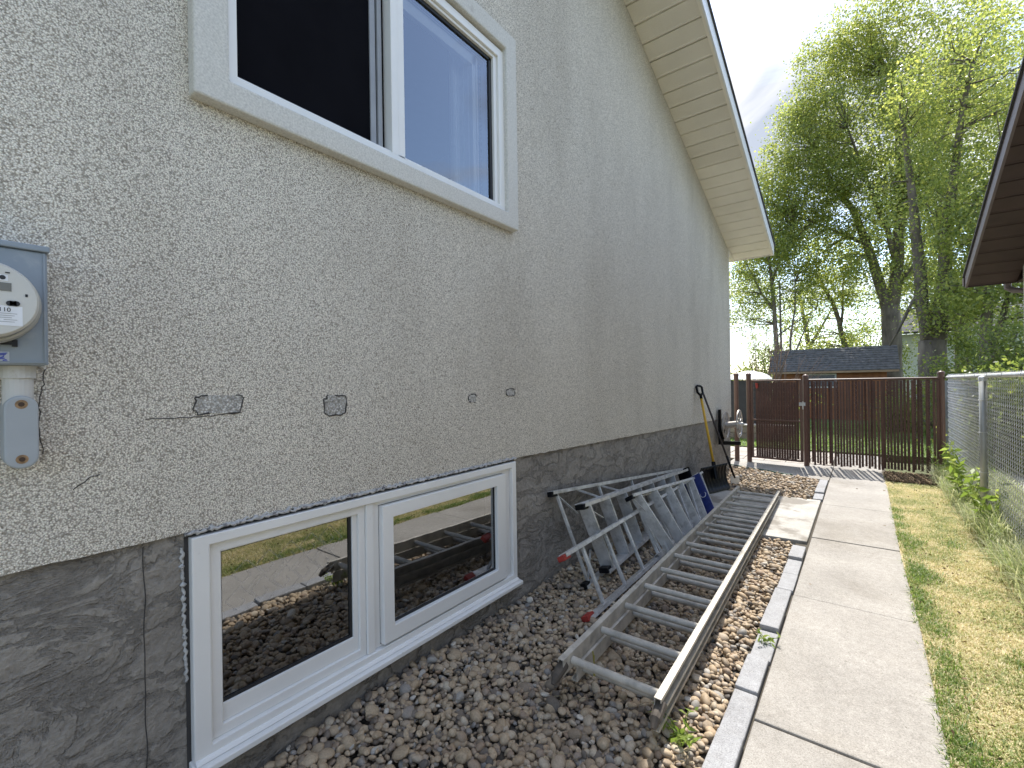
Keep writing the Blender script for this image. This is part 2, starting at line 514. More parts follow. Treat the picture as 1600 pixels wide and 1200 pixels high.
class MB:
    """collects shapes in world metres, then becomes one mesh object"""
    def __init__(self):
        self.v, self.f = [], []

    def quad(self, a, b, c, d):
        n = len(self.v)
        self.v += [tuple(a), tuple(b), tuple(c), tuple(d)]
        self.f.append((n, n + 1, n + 2, n + 3))
        return self

    def poly(self, pts):
        n = len(self.v)
        self.v += [tuple(p) for p in pts]
        self.f.append(tuple(range(n, n + len(pts))))
        return self

    def box(self, x0, x1, y0, y1, z0, z1):
        n = len(self.v)
        self.v += [(x0, y0, z0), (x1, y0, z0), (x1, y1, z0), (x0, y1, z0), (x0, y0, z1), (x1, y0, z1), (x1, y1, z1), (x0, y1, z1)]
        for q in ((0, 3, 2, 1), (4, 5, 6, 7), (0, 1, 5, 4), (1, 2, 6, 5), (2, 3, 7, 6), (3, 0, 4, 7)):
            self.f.append(tuple(n + i for i in q))
        return self

    def hexa(self, p):
        """eight corners: bottom four then top four, counter-clockwise from above"""
        n = len(self.v)
        self.v += [tuple(q) for q in p]
        for q in ((0, 3, 2, 1), (4, 5, 6, 7), (0, 1, 5, 4), (1, 2, 6, 5), (2, 3, 7, 6), (3, 0, 4, 7)):
            self.f.append(tuple(n + i for i in q))
        return self

    def bar(self, p, q, w, h, side=Vector((0, 0, 1))):
        """box beam from p to q: h along `side`, w across it"""
        p, q = Vector(p), Vector(q)
        d = (q - p).normalized()
        s = Vector(side)
        s = (s - d * s.dot(d)).normalized()
        c = d.cross(s)
        a, b = c * (w / 2), s * (h / 2)
        return self.hexa([p - a - b, p + a - b, q + a - b, q - a - b, p - a + b, p + a + b, q + a + b, q - a + b])

    def tube(self, pts, r, seg=8, cap=True):
        pts = [Vector(p) for p in pts]
        k = len(pts)
        rs = r if isinstance(r, (list, tuple)) else [r] * k
        n0 = len(self.v)
        ref = None
        for i, p in enumerate(pts):
            d = (pts[min(i + 1, k - 1)] - pts[max(i - 1, 0)])
            if d.length < 1e-9: d = Vector((0, 0, 1))
            d.normalize()
            if ref is None:
                ref = Vector((1, 0, 0)) if abs(d.x) < 0.8 else Vector((0, 1, 0))
            a = (ref - d * ref.dot(d)).normalized()
            ref = a
            b = d.cross(a)
            for j in range(seg):
                t = 2 * math.pi * j / seg
                self.v.append(tuple(p + (a * math.cos(t) + b * math.sin(t)) * rs[i]))
        for i in range(k - 1):
            for j in range(seg):
                j2 = (j + 1) % seg
                self.f.append((n0 + i * seg + j, n0 + i * seg + j2, n0 + (i + 1) * seg + j2, n0 + (i + 1) * seg + j))
        if cap:
            self.f.append(tuple(n0 + j for j in range(seg))[::-1])
            self.f.append(tuple(n0 + (k - 1) * seg + j for j in range(seg)))
        return self

    def lathe(self, base, axis, prof, seg=24):
        """prof: (distance along axis, radius)"""
        base, axis = Vector(base), Vector(axis).normalized()
        ref = Vector((0, 0, 1)) if abs(axis.z) < 0.8 else Vector((1, 0, 0))
        a = (ref - axis * ref.dot(axis)).normalized()
        b = axis.cross(a)
        n0 = len(self.v)
        for h, r in prof:
            for j in range(seg):
                t = 2 * math.pi * j / seg
                self.v.append(tuple(base + axis * h + (a * math.cos(t) + b * math.sin(t)) * r))
        for i in range(len(prof) - 1):
            for j in range(seg):
                j2 = (j + 1) % seg
                self.f.append((n0 + i * seg + j, n0 + i * seg + j2, n0 + (i + 1) * seg + j2, n0 + (i + 1) * seg + j))
        return self

    def ring(self, y0, y1, z0, z1, wl, wr, wb, wt, xf, xb):
        """mitred picture frame facing +x"""
        o = [(y0, z0), (y1, z0), (y1, z1), (y0, z1)]
        i = [(y0 + wl, z0 + wb), (y1 - wr, z0 + wb), (y1 - wr, z1 - wt), (y0 + wl, z1 - wt)]
        n = len(self.v)
        for x in (xf, xb):
            self.v += [(x, *q) for q in o] + [(x, *q) for q in i]
        for k in range(4):
            l = (k + 1) % 4
            self.f += [(n + k, n + l, n + 4 + l, n + 4 + k), (n + 8 + l, n + 8 + k, n + 12 + k, n + 12 + l),
                       (n + k, n + 8 + k, n + 8 + l, n + l), (n + 4 + l, n + 12 + l, n + 12 + k, n + 4 + k)]
        return self

    def build(self, name, mat, parent=None, smooth=False, bevel=0.0, seg=2, base=None):
        me = bpy.data.meshes.new(name)
        o = off(parent) if parent is not None else Vector(base or (0, 0, 0))
        me.from_pydata([(x - o.x, y - o.y, z - o.z) for x, y, z in self.v], [], self.f)
        me.update()
        ob = link(name, me, mat, parent, smooth=smooth)
        if parent is None:
            ob.location = o
        if bevel:
            bm = bmesh.new()
            bm.from_mesh(me)
            bmesh.ops.remove_doubles(bm, verts=bm.verts, dist=1e-6)
            bmesh.ops.recalc_face_normals(bm, faces=bm.faces)
            bm.to_mesh(me)
            bm.free()
            md = ob.modifiers.new("bevel", 'BEVEL')
            md.width = bevel
            md.segments = seg
            md.limit_method = 'ANGLE'
            md.angle_limit = R(35)
        return ob


def np_mesh(name, verts, faces, mat, parent=None, smooth=False, base=(0, 0, 0)):
    me = bpy.data.meshes.new(name)
    k = faces.shape[1]
    o = np.array(off(parent) if parent is not None else base, dtype=np.float32)
    verts = (np.asarray(verts, dtype=np.float32) - o).astype(np.float32)
    me.vertices.add(len(verts))
    me.vertices.foreach_set("co", verts.ravel())
    me.loops.add(faces.size)
    me.loops.foreach_set("vertex_index", faces.astype(np.int32).ravel())
    me.polygons.add(len(faces))
    me.polygons.foreach_set("loop_start", np.arange(0, faces.size, k, dtype=np.int32))
    me.polygons.foreach_set("loop_total", np.full(len(faces), k, dtype=np.int32))
    if smooth:
        me.polygons.foreach_set("use_smooth", np.ones(len(faces), dtype=bool))
    me.update(calc_edges=True)
    ob = link(name, me, mat, parent)
    if parent is None:
        ob.location = base
    return ob


def copy_part(src, parent, delta):
    c = src.copy()
    C.objects.link(c)
    c.parent = parent
    c.location = Vector(src.location) + Vector(delta)
    return c


# ================================================================== THE SETTING
g = MB()
g.box(-150, 150, -150, 150, -0.4, -0.10)
tag(g.build("ground", M_ground), kind="structure")

# gravel beds (soil under the stones)
tag(MB().box(-1.70, -0.45, -1.0, 4.36, -0.095, -0.035).build("gravel_bed", M_soil), kind="structure")
tag(MB().box(-1.70, -0.45, 5.96, 7.62, -0.095, -0.035).build("gravel_bed", M_soil), kind="structure")
# soil under path and pavers
tag(MB().box(-0.448, 0.26, -2.0, 12.0, -0.095, -0.022).build("path_bed", M_joint), kind="structure")

# concrete path, slab by slab
path = struct_root("path", (-0.07, 0, 0))
ys = [-2.0, -0.62, 0.68, 1.985, 3.285, 4.58, 5.86, 7.16, 8.30, 10.0]
for i in range(len(ys) - 1):
    m = MB()
    y0, y1 = ys[i] + 0.004, ys[i + 1] - 0.004
    xr0 = 0.225 + 0.008 * math.sin(i * 2.1)
    xr1 = 0.225 + 0.008 * math.sin((i + 1) * 2.1)
    dz = [0.0, 0.002, -0.001, 0.002, -0.002, 0.001, 0.0, -0.002, 0.0][i]
    m.hexa([(-0.352, y0, -0.02), (xr0, y0, -0.02), (xr1, y1, -0.02), (-0.352, y1, -0.02), (-0.352, y0, dz), (xr0, y0, dz), (xr1, y1, dz), (-0.352, y1, dz)])
    m.build("slab", M_path, path, bevel=0.006)
# wide slab by the gate
MB().hexa([(-1.75, 7.66, -0.02), (-0.36, 7.30, -0.02), (-0.36, 8.55, -0.02), (-1.75, 8.55, -0.02),
           (-1.75, 7.66, -0.003), (-0.36, 7.30, -0.003), (-0.36, 8.55, -0.003), (-1.75, 8.55, -0.003)]).build("slab", M_path, path, bevel=0.004)

# concrete pad between the gravel beds
tag(MB().hexa([(-1.70, 4.36, -0.09), (-0.372, 4.42, -0.09), (-0.372, 6.02, -0.09), (-1.70, 5.93, -0.09),
               (-1.70, 4.36, 0.004), (-0.372, 4.42, 0.004), (-0.372, 6.02, 0.004), (-1.70, 5.93, 0.004)]).build("concrete_pad", M_pad, bevel=0.008), kind="structure")

# paver edging
edging = struct_root("paver_edging", (-0.405, 0, 0))
me_p = None
y = -1.42
proto = None
while y < 7.22:
    if 4.30 < y + 0.29 and y < 6.05:
        y = 6.05
        continue
    m = MB()
    ln = 0.289
    if y < 4.3 and y + 0.3 > 4.32: ln = 4.37 - y
    if proto is None or abs(ln - 0.289) > 0.001:
        m.box(-0.452, -0.362, y, y + ln, -0.06, 0.012)
        o = m.build("paver", M_paver, edging, bevel=0.006)
        if proto is None:
            proto, y_first = o, y
    else:
        o = copy_part(proto, edging, (random.uniform(-0.004, 0.004), y - y_first, random.uniform(-0.005, 0.004)))
        o.rotation_euler = (random.uniform(-0.01, 0.01), random.uniform(-0.02, 0.02), 0)
    y += 0.297

# lawn strip soil, side yard, back lawn
tag(MB().box(0.20, 0.96, -2, 8.2, -0.095, -0.012).build("lawn_soil", M_thatch), kind="structure")
tag(MB().box(0.96, 6.0, -2, 9.4, -0.095, 0.0).build("side_yard", M_sidegravel), kind="structure")
tag(MB().box(-14, 14, 10.1, 60, -0.095, 0.02).build("back_lawn", M_lawn), kind="structure")

# patio pavers beyond the gate
patio = struct_root("patio", (-1.5, 9.6, 0))
MB().box(-4.2, -0.36, 8.56, 10.098, -0.09, -0.03).build("sand_bed", M_joint, patio)
proto = None
for i in range(12):
    for j in range(5):
        x0, y0 = -4.15 + i * 0.315, 8.58 + j * 0.30 + (0.0 if i % 2 else 0.0)
        if proto is None:
            proto = MB().box(x0, x0 + 0.305, y0, y0 + 0.29, -0.06, 0.0).build("paver", M_patio, patio, bevel=0.006)
            p0 = (x0, y0)
        else:
            copy_part(proto, patio, (x0 - p0[0], y0 - p0[1], random.uniform(-0.004, 0.003)))

# ================================================================== HOUSE
XW = -1.66
house = thing("house", "pale pebble stucco bungalow with grey parged foundation and white soffit overhang", "house", (-4, 2, 0))
slope = 0.344
YR = 1.0


def zs(y):                      # height of the soffit / top of gable wall
    return 3.417 - slope * ((y if y > YR else 2 * YR - y) - 7.849)


def zstucco(y):                 # lower edge of the stucco
    return 0.885 if y < 2.2 else 0.885 - (y - 2.2) * 0.0235


YC = 7.90
# stucco front sheet, with ragged lower lip, openings cut out
UW = (0.60, 2.11, 2.30, 3.29)   # upper window hole
m = MB()
ylist = sorted(set([round(v, 3) for v in np.arange(-4.0, YC + 0.001, 0.05)] + [UW[0], UW[1], YC]))
for a, b2 in zip(ylist[:-1], ylist[1:]):
    ja = zstucco(a) + 0.006 * mnoise.noise(Vector((a * 17, 0, 0))) + 0.004 * mnoise.noise(Vector((a * 60, 3, 0)))
    jb = zstucco(b2) + 0.006 * mnoise.noise(Vector((b2 * 17, 0, 0))) + 0.004 * mnoise.noise(Vector((b2 * 60, 3, 0)))
    inside = UW[0] - 1e-6 <= a and b2 <= UW[1] + 1e-6
    spans = [(ja, jb, UW[2], UW[2]), (UW[3], UW[3], zs(a) + 0.02, zs(b2) + 0.02)] if inside else [(ja, jb, zs(a) + 0.02, zs(b2) + 0.02)]
    for (l0, l1, h0, h1) in spans:
        m.quad((XW, a, l0), (XW, b2, l1), (XW, b2, h1), (XW, a, h0))
    m.quad((XW, b2, jb), (XW, a, ja), (XW - 0.03, a, ja + 0.004), (XW - 0.03, b2, jb + 0.004))
# end wall towards the back yard
m.quad((XW, YC, 0.75), (-9, YC, 0.75), (-9, YC, zs(YC) + 0.02), (XW, YC, zs(YC) + 0.02))
m.quad((-9, -4, -0.1), (XW, -4, -0.1), (XW, -4, zs(-4)), (-9, -4, zs(-4)))
# reveals of the upper opening
y0, y1, z0, z1 = UW
for q in (((y0, z0), (y1, z0)), ((y1, z0), (y1, z1)), ((y1, z1), (y0, z1)), ((y0, z1), (y0, z0))):
    m.quad((XW, *q[0]), (XW, *q[1]), (XW - 0.18, *q[1]), (XW - 0.18, *q[0]))
m.build("stucco_wall", M_stucco, house)

# parged foundation, holes for the basement window
XF = -1.676
BW = (0.505, 2.172, 0.150, 0.872)
m = MB()
m.quad((XF, -4, -0.2), (XF, BW[0], -0.2), (XF, BW[0], 0.93), (XF, -4, 0.93))
m.quad((XF, BW[1], -0.2), (XF, YC - 0.012, -0.2), (XF, YC - 0.012, 0.93), (XF, BW[1], 0.93))
m.quad((XF, BW[0], -0.2), (XF, BW[1], -0.2), (XF, BW[1], BW[2]), (XF, BW[0], BW[2]))
m.quad((XF, BW[0], BW[3]), (XF, BW[1], BW[3]), (XF, BW[1], 0.93), (XF, BW[0], 0.93))
y0, y1, z0, z1 = BW
for q in (((y0, z0), (y1, z0)), ((y1, z0), (y1, z1)), ((y1, z1), (y0, z1)), ((y0, z1), (y0, z0))):
    m.quad((XF, *q[0]), (XF, *q[1]), (XF - 0.22, *q[1]), (XF - 0.22, *q[0]))
m.quad((XF, YC - 0.012, -0.2), (-9, YC - 0.012, -0.2), (-9, YC - 0.012, 0.93), (XF, YC - 0.012, 0.93))
m.build("foundation_wall", M_parge, house)

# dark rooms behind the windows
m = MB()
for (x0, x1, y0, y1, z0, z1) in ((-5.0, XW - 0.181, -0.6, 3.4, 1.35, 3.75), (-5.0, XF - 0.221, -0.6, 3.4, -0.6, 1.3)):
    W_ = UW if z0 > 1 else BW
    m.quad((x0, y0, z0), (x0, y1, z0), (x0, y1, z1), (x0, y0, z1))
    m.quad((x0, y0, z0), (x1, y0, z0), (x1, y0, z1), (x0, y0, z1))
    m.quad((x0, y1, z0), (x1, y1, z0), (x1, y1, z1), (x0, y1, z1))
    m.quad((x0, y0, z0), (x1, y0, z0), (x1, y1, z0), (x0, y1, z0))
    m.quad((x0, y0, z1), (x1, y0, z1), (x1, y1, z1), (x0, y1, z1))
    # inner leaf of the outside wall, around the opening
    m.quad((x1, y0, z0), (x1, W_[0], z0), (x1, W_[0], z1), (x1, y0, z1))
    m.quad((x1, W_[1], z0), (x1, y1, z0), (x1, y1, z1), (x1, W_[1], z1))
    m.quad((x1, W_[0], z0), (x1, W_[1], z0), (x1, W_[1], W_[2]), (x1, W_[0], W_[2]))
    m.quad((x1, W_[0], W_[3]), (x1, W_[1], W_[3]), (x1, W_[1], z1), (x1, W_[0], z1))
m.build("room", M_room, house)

# ---- upper window
uw = MB().ring(0.521, 2.190, 2.244, 3.385, 0.102, 0.100, 0.086, 0.105, -1.612, -1.665).build("window", M_trim, house, bevel=0.008)
MB().ring(0.622, 2.096, 2.330, 3.268, 0.034, 0.048, 0.036, 0.046, -1.638, -1.76).build("frame", M_vinyl, uw, bevel=0.003)
MB().ring(0.657, 2.047, 2.367, 3.221, 0.004, 0.028, 0.012, 0.016, -1.652, -1.75).build("inner_frame", M_vinyl, uw, bevel=0.002)
MB().box(-1.74, -1.644, 1.292, 1.330, 2.367, 3.221).box(-1.74, -1.652, 1.331, 1.372, 2.367, 3.221).build("centre_stile", M_vinyl, uw, bevel=0.003)
MB().box(-1.70, -1.668, 1.998, 2.018, 2.380, 3.204).box(-1.70, -1.668, 1.374, 2.018, 3.187, 3.2045).build("gasket", M_gasket, uw)
MB().quad((-1.676, 1.372, 2.379), (-1.676, 2.002, 2.379), (-1.676, 2.002, 3.205), (-1.676, 1.372, 3.205)).build("pane", M_glass_up, uw)
MB().quad((-1.700, 0.662, 2.379), (-1.700, 1.292, 2.379), (-1.700, 1.292, 3.205), (-1.700, 0.662, 3.205)).build("insect_screen", M_screen, uw)
MB().box(-1.699, -1.690, 1.215, 1.243, 2.380, 3.204).box(-1.699, -1.684, 1.250, 1.272, 2.380, 3.204).build("sash_stile", pmat("grey_stile", (0.30, 0.31, 0.33), 0.5), uw, bevel=0.002)
# curtain and inner sash stile behind the right pane
MB().box(-1.742, -1.712, 1.905, 1.932, 2.38, 3.204).box(-1.742, -1.712, 1.940, 1.952, 2.38, 3.204).box(-1.742, -1.712, 1.374, 1.932, 3.130, 3.186).build("inner_sash", M_vinyl, uw, bevel=0.003)
m = MB()
pts = []
for i in range(60):
    yy = 1.845 + i * 0.0034
    pts.append((-1.83 + 0.022 * math.sin(i * 0.9) + 0.01 * math.sin(i * 0.37), yy))
for a, b2 in zip(pts[:-1], pts[1:]):
    m.quad((a[0], a[1], 2.25), (b2[0], b2[1], 2.25), (b2[0], b2[1], 3.29), (a[0], a[1], 3.29))
m.build("curtain", M_curtain, uw, smooth=True)
m = MB()
for i in range(14):
    a, b2 = 0.60 + i * 0.011, 0.60 + (i + 1) * 0.011
    m.quad((-1.83 + 0.015 * math.sin(i), a, 2.75 + i * 0.01), (-1.83 + 0.015 * math.sin(i + 1), b2, 2.75 + i * 0.01), (-1.83 + 0.015 * math.sin(i + 1), b2, 3.29), (-1.83 + 0.015 * math.sin(i), a, 3.29))
m.build("curtain", M_curtain, uw, smooth=True)

# ---- basement window
bw = MB().ring(0.507, 2.170, 0.172, 0.868, 0.050, 0.040, 0.030, 0.034, -1.646, -1.78).build("window", M_vinyl, house, bevel=0.004)
MB().ring(0.5575, 1.135, 0.2025, 0.8335, 0.036, 0.030, 0.034, 0.034, -1.664, -1.77).build("frame", M_vinyl, bw, bevel=0.003)
MB().ring(0.594, 1.1045, 0.237, 0.799, 0.004, 0.022, 0.058, 0.004, -1.676, -1.76).build("glazing_bead", M_vinyl, bw, bevel=0.003)
MB().box(-1.77, -1.654, 1.136, 1.172, 0.2025, 0.8335).build("mullion", M_vinyl, bw, bevel=0.003)
MB().ring(1.1725, 2.1295, 0.2025, 0.8335, 0.034, 0.064, 0.008, 0.020, -1.668, -1.77).build("frame", M_vinyl, bw, bevel=0.003)
MB().ring(1.209, 2.066, 0.213, 0.811, 0.058, 0.080, 0.066, 0.058, -1.642, -1.70).build("sash", M_vinyl, bw, bevel=0.004)
MB().ring(1.2005, 2.076, 0.2045, 0.8195, 0.0085, 0.010, 0.0085, 0.0085, -1.672, -1.70).build("gasket", M_gasket, bw)
MB().quad((-1.690, 0.598, 0.295), (-1.690, 1.083, 0.295), (-1.690, 1.083, 0.796), (-1.690, 0.598, 0.796)).build("pane", M_glass_low, bw)
MB().quad((-1.668, 1.267, 0.279), (-1.668, 1.986, 0.279), (-1.668, 1.986, 0.753), (-1.668, 1.267, 0.753)).build("pane", M_glass_low, bw)
MB().ring(1.267, 1.986, 0.279, 0.753, 0.006, 0.006, 0.010, 0.006, -1.664, -1.675).build("gasket", M_gasket, bw)
MB().ring(0.598, 1.083, 0.295, 0.795, 0.004, 0.012, 0.010, 0.004, -1.684, -1.695).build("gasket", M_gasket, bw)
m = MB()
m.hexa([(-1.70, 0.50, 0.140), (-1.612, 0.50, 0.140), (-1.612, 2.180, 0.140), (-1.70, 2.180, 0.140),
        (-1.70, 0.50, 0.172), (-1.612, 0.50, 0.160), (-1.612, 2.180, 0.160), (-1.70, 2.180, 0.172)])
m.hexa([(-1.70, 0.5075, 0.1725), (-1.630, 0.5075, 0.1645), (-1.630, 2.1695, 0.1645), (-1.70, 2.1695, 0.1725),
        (-1.70, 0.5075, 0.180), (-1.640, 0.5075, 0.176), (-1.640, 2.1695, 0.176), (-1.70, 2.1695, 0.180)])
m.build("sill", M_vinyl, bw, bevel=0.003)
# faint pattern film on the left basement pane: slanted meander spirals
m = MB()
c45, s45 = math.cos(R(40)), math.sin(R(40))


def strip(p, q, wd=0.0028):
    p, q = Vector((0, *p)), Vector((0, *q))
    d = (q - p).normalized()
    n = Vector((0, -d.z, d.y)) * wd
    m.quad(*[(-1.688, v.y, v.z) for v in (p - n, q - n, q + n, p + n)])


for k in range(5):
    for j in range(2):
        cy, cz = 0.655 + k * 0.078 + j * 0.02, 0.60 + j * 0.085 + 0.010 * k
        sp = [(-.04, -.04), (.04, -.04), (.04, .04), (-.02, .04), (-.02, -.012), (.015, -.012), (.015, .012)]
        P = [(cy + a * c45 - b2 * s45, cz + a * s45 + b2 * c45) for a, b2 in sp]
        for a, b2 in zip(P[:-1], P[1:]):
            strip(a, b2)
mm, t, b = newmat("window_film")
t.nodes.remove(b)
df = t.nodes.new("ShaderNodeBsdfDiffuse")
df.inputs['Color'].default_value = (0.6, 0.6, 0.57, 1)
tp = t.nodes.new("ShaderNodeBsdfTransparent")
ms = t.nodes.new("ShaderNodeMixShader")
ms.inputs['Fac'].default_value = 0.12
t.links.new(tp.outputs['BSDF'], ms.inputs[1])
t.links.new(df.outputs['BSDF'], ms.inputs[2])
t.links.new(ms.outputs['Shader'], t.nodes['Material Output'].inputs['Surface'])
m.build("pattern_film", mm, bw)
MB().box(-1.95, -1.93, 0.93, 1.10, 0.30, 0.9).build("blind", pmat("olive_blind", (0.22, 0.21, 0.15), 0.9), bw)


def wobble_tube(p, q, r, n, jit, seed, seg=6):
    p, q = Vector(p), Vector(q)
    pts, rs = [], []
    for i in range(n + 1):
        f = i / n
        v = p.lerp(q, f)
        k = mnoise.noise(Vector((f * n * 0.45, seed, 0)))
        k2 = mnoise.noise(Vector((f * n * 0.45, seed + 9, 0)))
        pts.append(v + Vector((0.3 * jit * k2, jit * k2, jit * k)))
        rs.append(max(0.0008, r * (0.9 + 1.7 * mnoise.noise(Vector((f * n * 0.55, seed + 4, 0))))))
    return pts, rs


m = MB()
pts, rs = wobble_tube((-1.655, 0.492, 0.882), (-1.655, 2.185, 0.884), 0.0058, 230, 0.009, 2.0)
m.tube(pts, rs, 6)
pts, rs = wobble_tube((-1.66, 0.60, 0.886), (-1.66, 2.1, 0.890), 0.0045, 210, 0.013, 7.0)
m.tube(pts, rs, 6)
pts, rs = wobble_tube((-1.672, 0.488, 0.84), (-1.672, 0.496, 0.42), 0.0050, 70, 0.006, 5.0)
m.tube(pts, rs, 6)
m.build("caulk_bead", M_caulk, bw, smooth=True)
MB().box(-1.69, -1.668, 0.496, 2.178, 0.8685, 0.882).box(-1.70, -1.674, 0.4955, 0.5065, 0.02, 0.868).build("gap", M_crack, bw)

# ---- patches and cracks in the stucco


def blob_patch(yc, zc, ry, rz, seed, square=0.5):
    pts = []
    n = 44
    for i in range(n):
        t = 2 * math.pi * i / n
        c, s = math.cos(t), math.sin(t)
        k = (abs(c) ** (2 / (0.6 + square * 0)) + abs(s) ** (2 / 0.6))
        e = 0.45
        yy = math.copysign(abs(c) ** e, c) * ry
        zz = math.copysign(abs(s) ** e, s) * rz
        j = 1 + 0.22 * mnoise.noise(Vector((c * 2.2 + seed, s * 2.2, seed)))+ 0.10 * mnoise.noise(Vector((c * 9 + seed, s * 9, seed)))
        pts.append((yc + yy * j, zc + zz * j))
    f = MB()
    f.poly([(XW + 0.0015, *p) for p in pts])
    o = f.build("stucco_patch", M_patch, house)
    r = MB()
    loop = pts + [pts[0]]
    run = []
    for i, p in enumerate(loop):
        k = mnoise.noise(Vector((p[0] * 40, p[1] * 40, seed)))
        if k > -0.42:
            run.append((XW + 0.001, *p))
        if k <= -0.42 or i == len(loop) - 1:
            if len(run) > 2:
                r = MB()
                r.tube(run, [0.0018 + 0.0036 * abs(mnoise.noise(Vector((q[1] * 50, q[2] * 50, 1)))) for q in run], 5)
                r.build("crack", M_crack, o)
            run = []


blob_patch(0.590, 1.279, 0.070, 0.030, 1.3)
blob_patch(1.005, 1.256, 0.048, 0.040, 5.1)
blob_patch(1.808, 1.257, 0.030, 0.022, 8.2)
blob_patch(2.145, 1.281, 0.040, 0.022, 11.7)


def crack(pts, r=0.0016):
    v = []
    for (a, b2), (c, d) in zip(pts[:-1], pts[1:]):
        for k in range(6):
            f = k / 6
            v.append((XW + 0.0006, a + (c - a) * f + 0.004 * mnoise.noise(Vector((a * 90 + k, b2 * 30, 2))), b2 + (d - b2) * f + 0.004 * mnoise.noise(Vector((a * 50, k * 1.7, 7)))))
    v.append((XW + 0.0006, *pts[-1]))
    MB().tube(v, r, 4).build("crack", M_crack, house)


crack([(0.40, 1.243), (0.50, 1.242), (0.57, 1.243), (0.66, 1.248)], 0.0014)
crack([(0.245, 1.068), (0.28, 1.096), (0.30, 1.098)], 0.0014)
crack([(0.195, 1.385), (0.190, 1.33), (0.186, 1.315), (0.184, 1.24), (0.19, 1.17)], 0.0010)
MB().tube([(XF + 0.0006, 0.395 + 0.006 * mnoise.noise(Vector((0, z * 9, 1))), z) for z in np.arange(-0.05, 0.88, 0.02)], 0.0013, 4).build("crack", M_crack, house)

# ---- soffit panels, fascia, roof
XO = -1.10
YE = 8.18
ca, sa = math.cos(math.atan(slope)), math.sin(math.atan(slope))
pw = 0.192


def soffit_panel(y0, perf, x0, x1, zf, sl, mat, parent, width):
    """sloping strip with a V groove at its near edge; y0 = near edge"""
    m = MB()
    prof = [(0.0, 0.022), (0.004, 0.022), (0.006, 0.0), (width - 0.030, 0.0), (width - 0.026, -0.004), (width - 0.014, -0.004), (width - 0.010, 0.0), (width - 0.008, 0.022), (width, 0.022)]
    for (a, ha), (b2, hb) in zip(prof[:-1], prof[1:]):
        m.quad((x0, y0 + a, zf(y0) - sl * a + ha), (x0, y0 + b2, zf(y0) - sl * b2 + hb), (x1, y0 + b2, zf(y0) - sl * b2 + hb), (x1, y0 + a, zf(y0) - sl * a + ha))
    return m.build("soffit_panel", mat, parent)


proto_p = proto_s = None
n_pan = int((YE - YR) / pw)
for i in range(n_pan):
    y0 = YE - (i + 1) * pw
    perf = y0 < 5.9
    src = proto_p if perf else proto_s
    if src is None:
        o = soffit_panel(y0, perf, XW + 0.001, XO + 0.012, zs, slope, M_soffit_p if perf else M_soffit, house, pw)
        if perf: proto_p, yp = o, y0
        else: proto_s, ysol = o, y0
    else:
        b0 = yp if perf else ysol
        copy_part(src, house, (0, y0 - b0, zs(y0) - zs(b0)))
m = MB()    # moulding where the soffit meets wall and fascia
m.hexa([(XO - 0.006, YR, zs(YR) - 0.012), (XO + 0.018, YR, zs(YR) - 0.012), (XO + 0.018, YE, zs(YE) - 0.012), (XO - 0.006, YE, zs(YE) - 0.012),
        (XO - 0.006, YR, zs(YR) + 0.02), (XO + 0.018, YR, zs(YR) + 0.02), (XO + 0.018, YE, zs(YE) + 0.02), (XO - 0.006, YE, zs(YE) + 0.02)])
m.build("soffit_trim", M_soffit, house)
m = MB()
for (a, b2) in ((YR, YE + 0.006),):
    m.hexa([(XO + 0.0185, a, zs(a) - 0.014), (XO + 0.034, a, zs(a) - 0.014), (XO + 0.034, b2, zs(b2) - 0.014), (XO + 0.0185, b2, zs(b2) - 0.014),
            (XO + 0.0185, a, zs(a) + 0.15), (XO + 0.034, a, zs(a) + 0.15), (XO + 0.034, b2, zs(b2) + 0.15), (XO + 0.0185, b2, zs(b2) + 0.15)])
    a2, b3 = -6.2, YR
    m.hexa([(XO + 0.0185, a2, zs(a2) - 0.014), (XO + 0.034, a2, zs(a2) - 0.014), (XO + 0.034, b3, zs(b3) - 0.014), (XO + 0.0185, b3, zs(b3) - 0.014),
            (XO + 0.0185, a2, zs(a2) + 0.15), (XO + 0.034, a2, zs(a2) + 0.15), (XO + 0.034, b3, zs(b3) + 0.15), (XO + 0.0185, b3, zs(b3) + 0.15)])
m.build("fascia", M_fascia, house)
m = MB()    # eave fascia and closing piece over the soffit end
m.box(-9, XO + 0.018, YE, YE + 0.015, zs(YE) - 0.012, zs(YE) + 0.15)
m.box(-9, XW, YC + 0.001, YE, zs(YE) - 0.006, zs(YE) + 0.01)
m.build("eave_fascia", M_soffit, house)
m = MB()
m.hexa([(XW + 0.001, YC - 0.05, zs(YE) - 0.01), (XW + 0.02, YC - 0.05, zs(YE) - 0.01), (XW + 0.02, YE, zs(YE) - 0.01), (XW + 0.001, YE, zs(YE) - 0.01),
        (XW + 0.001, YC - 0.05, zs(YC)), (XW + 0.02, YC - 0.05, zs(YC)), (XW + 0.02, YE, zs(YE) + 0.004), (XW + 0.001, YE, zs(YE) + 0.004)])
m.build("soffit_return", M_soffit, house)
m = MB()
for (a, b2) in ((YR, YE + 0.05), (-6.2, YR)):
    m.hexa([(-9.5, a, zs(a) + 0.151), (XO + 0.050, a, zs(a) + 0.151), (XO + 0.050, b2, zs(b2) + 0.151), (-9.5, b2, zs(b2) + 0.151),
            (-9.5, a, zs(a) + 0.175), (XO + 0.050, a, zs(a) + 0.175), (XO + 0.050, b2, zs(b2) + 0.175), (-9.5, b2, zs(b2) + 0.175)])
m.build("roof", M_shingle, house)

# ================================================================== NEIGHBOUR HOUSE
nb = thing("house", "neighbouring house with dark brown soffit over the chain link fence", "house", (4, 4, 0))
XN, XNW, NE, NR, ns = 1.0, 1.42, 7.67, 4.7, 0.43


def zn(y):
    return 2.42 + ns * (NE - (y if y > NR else 2 * NR - y))


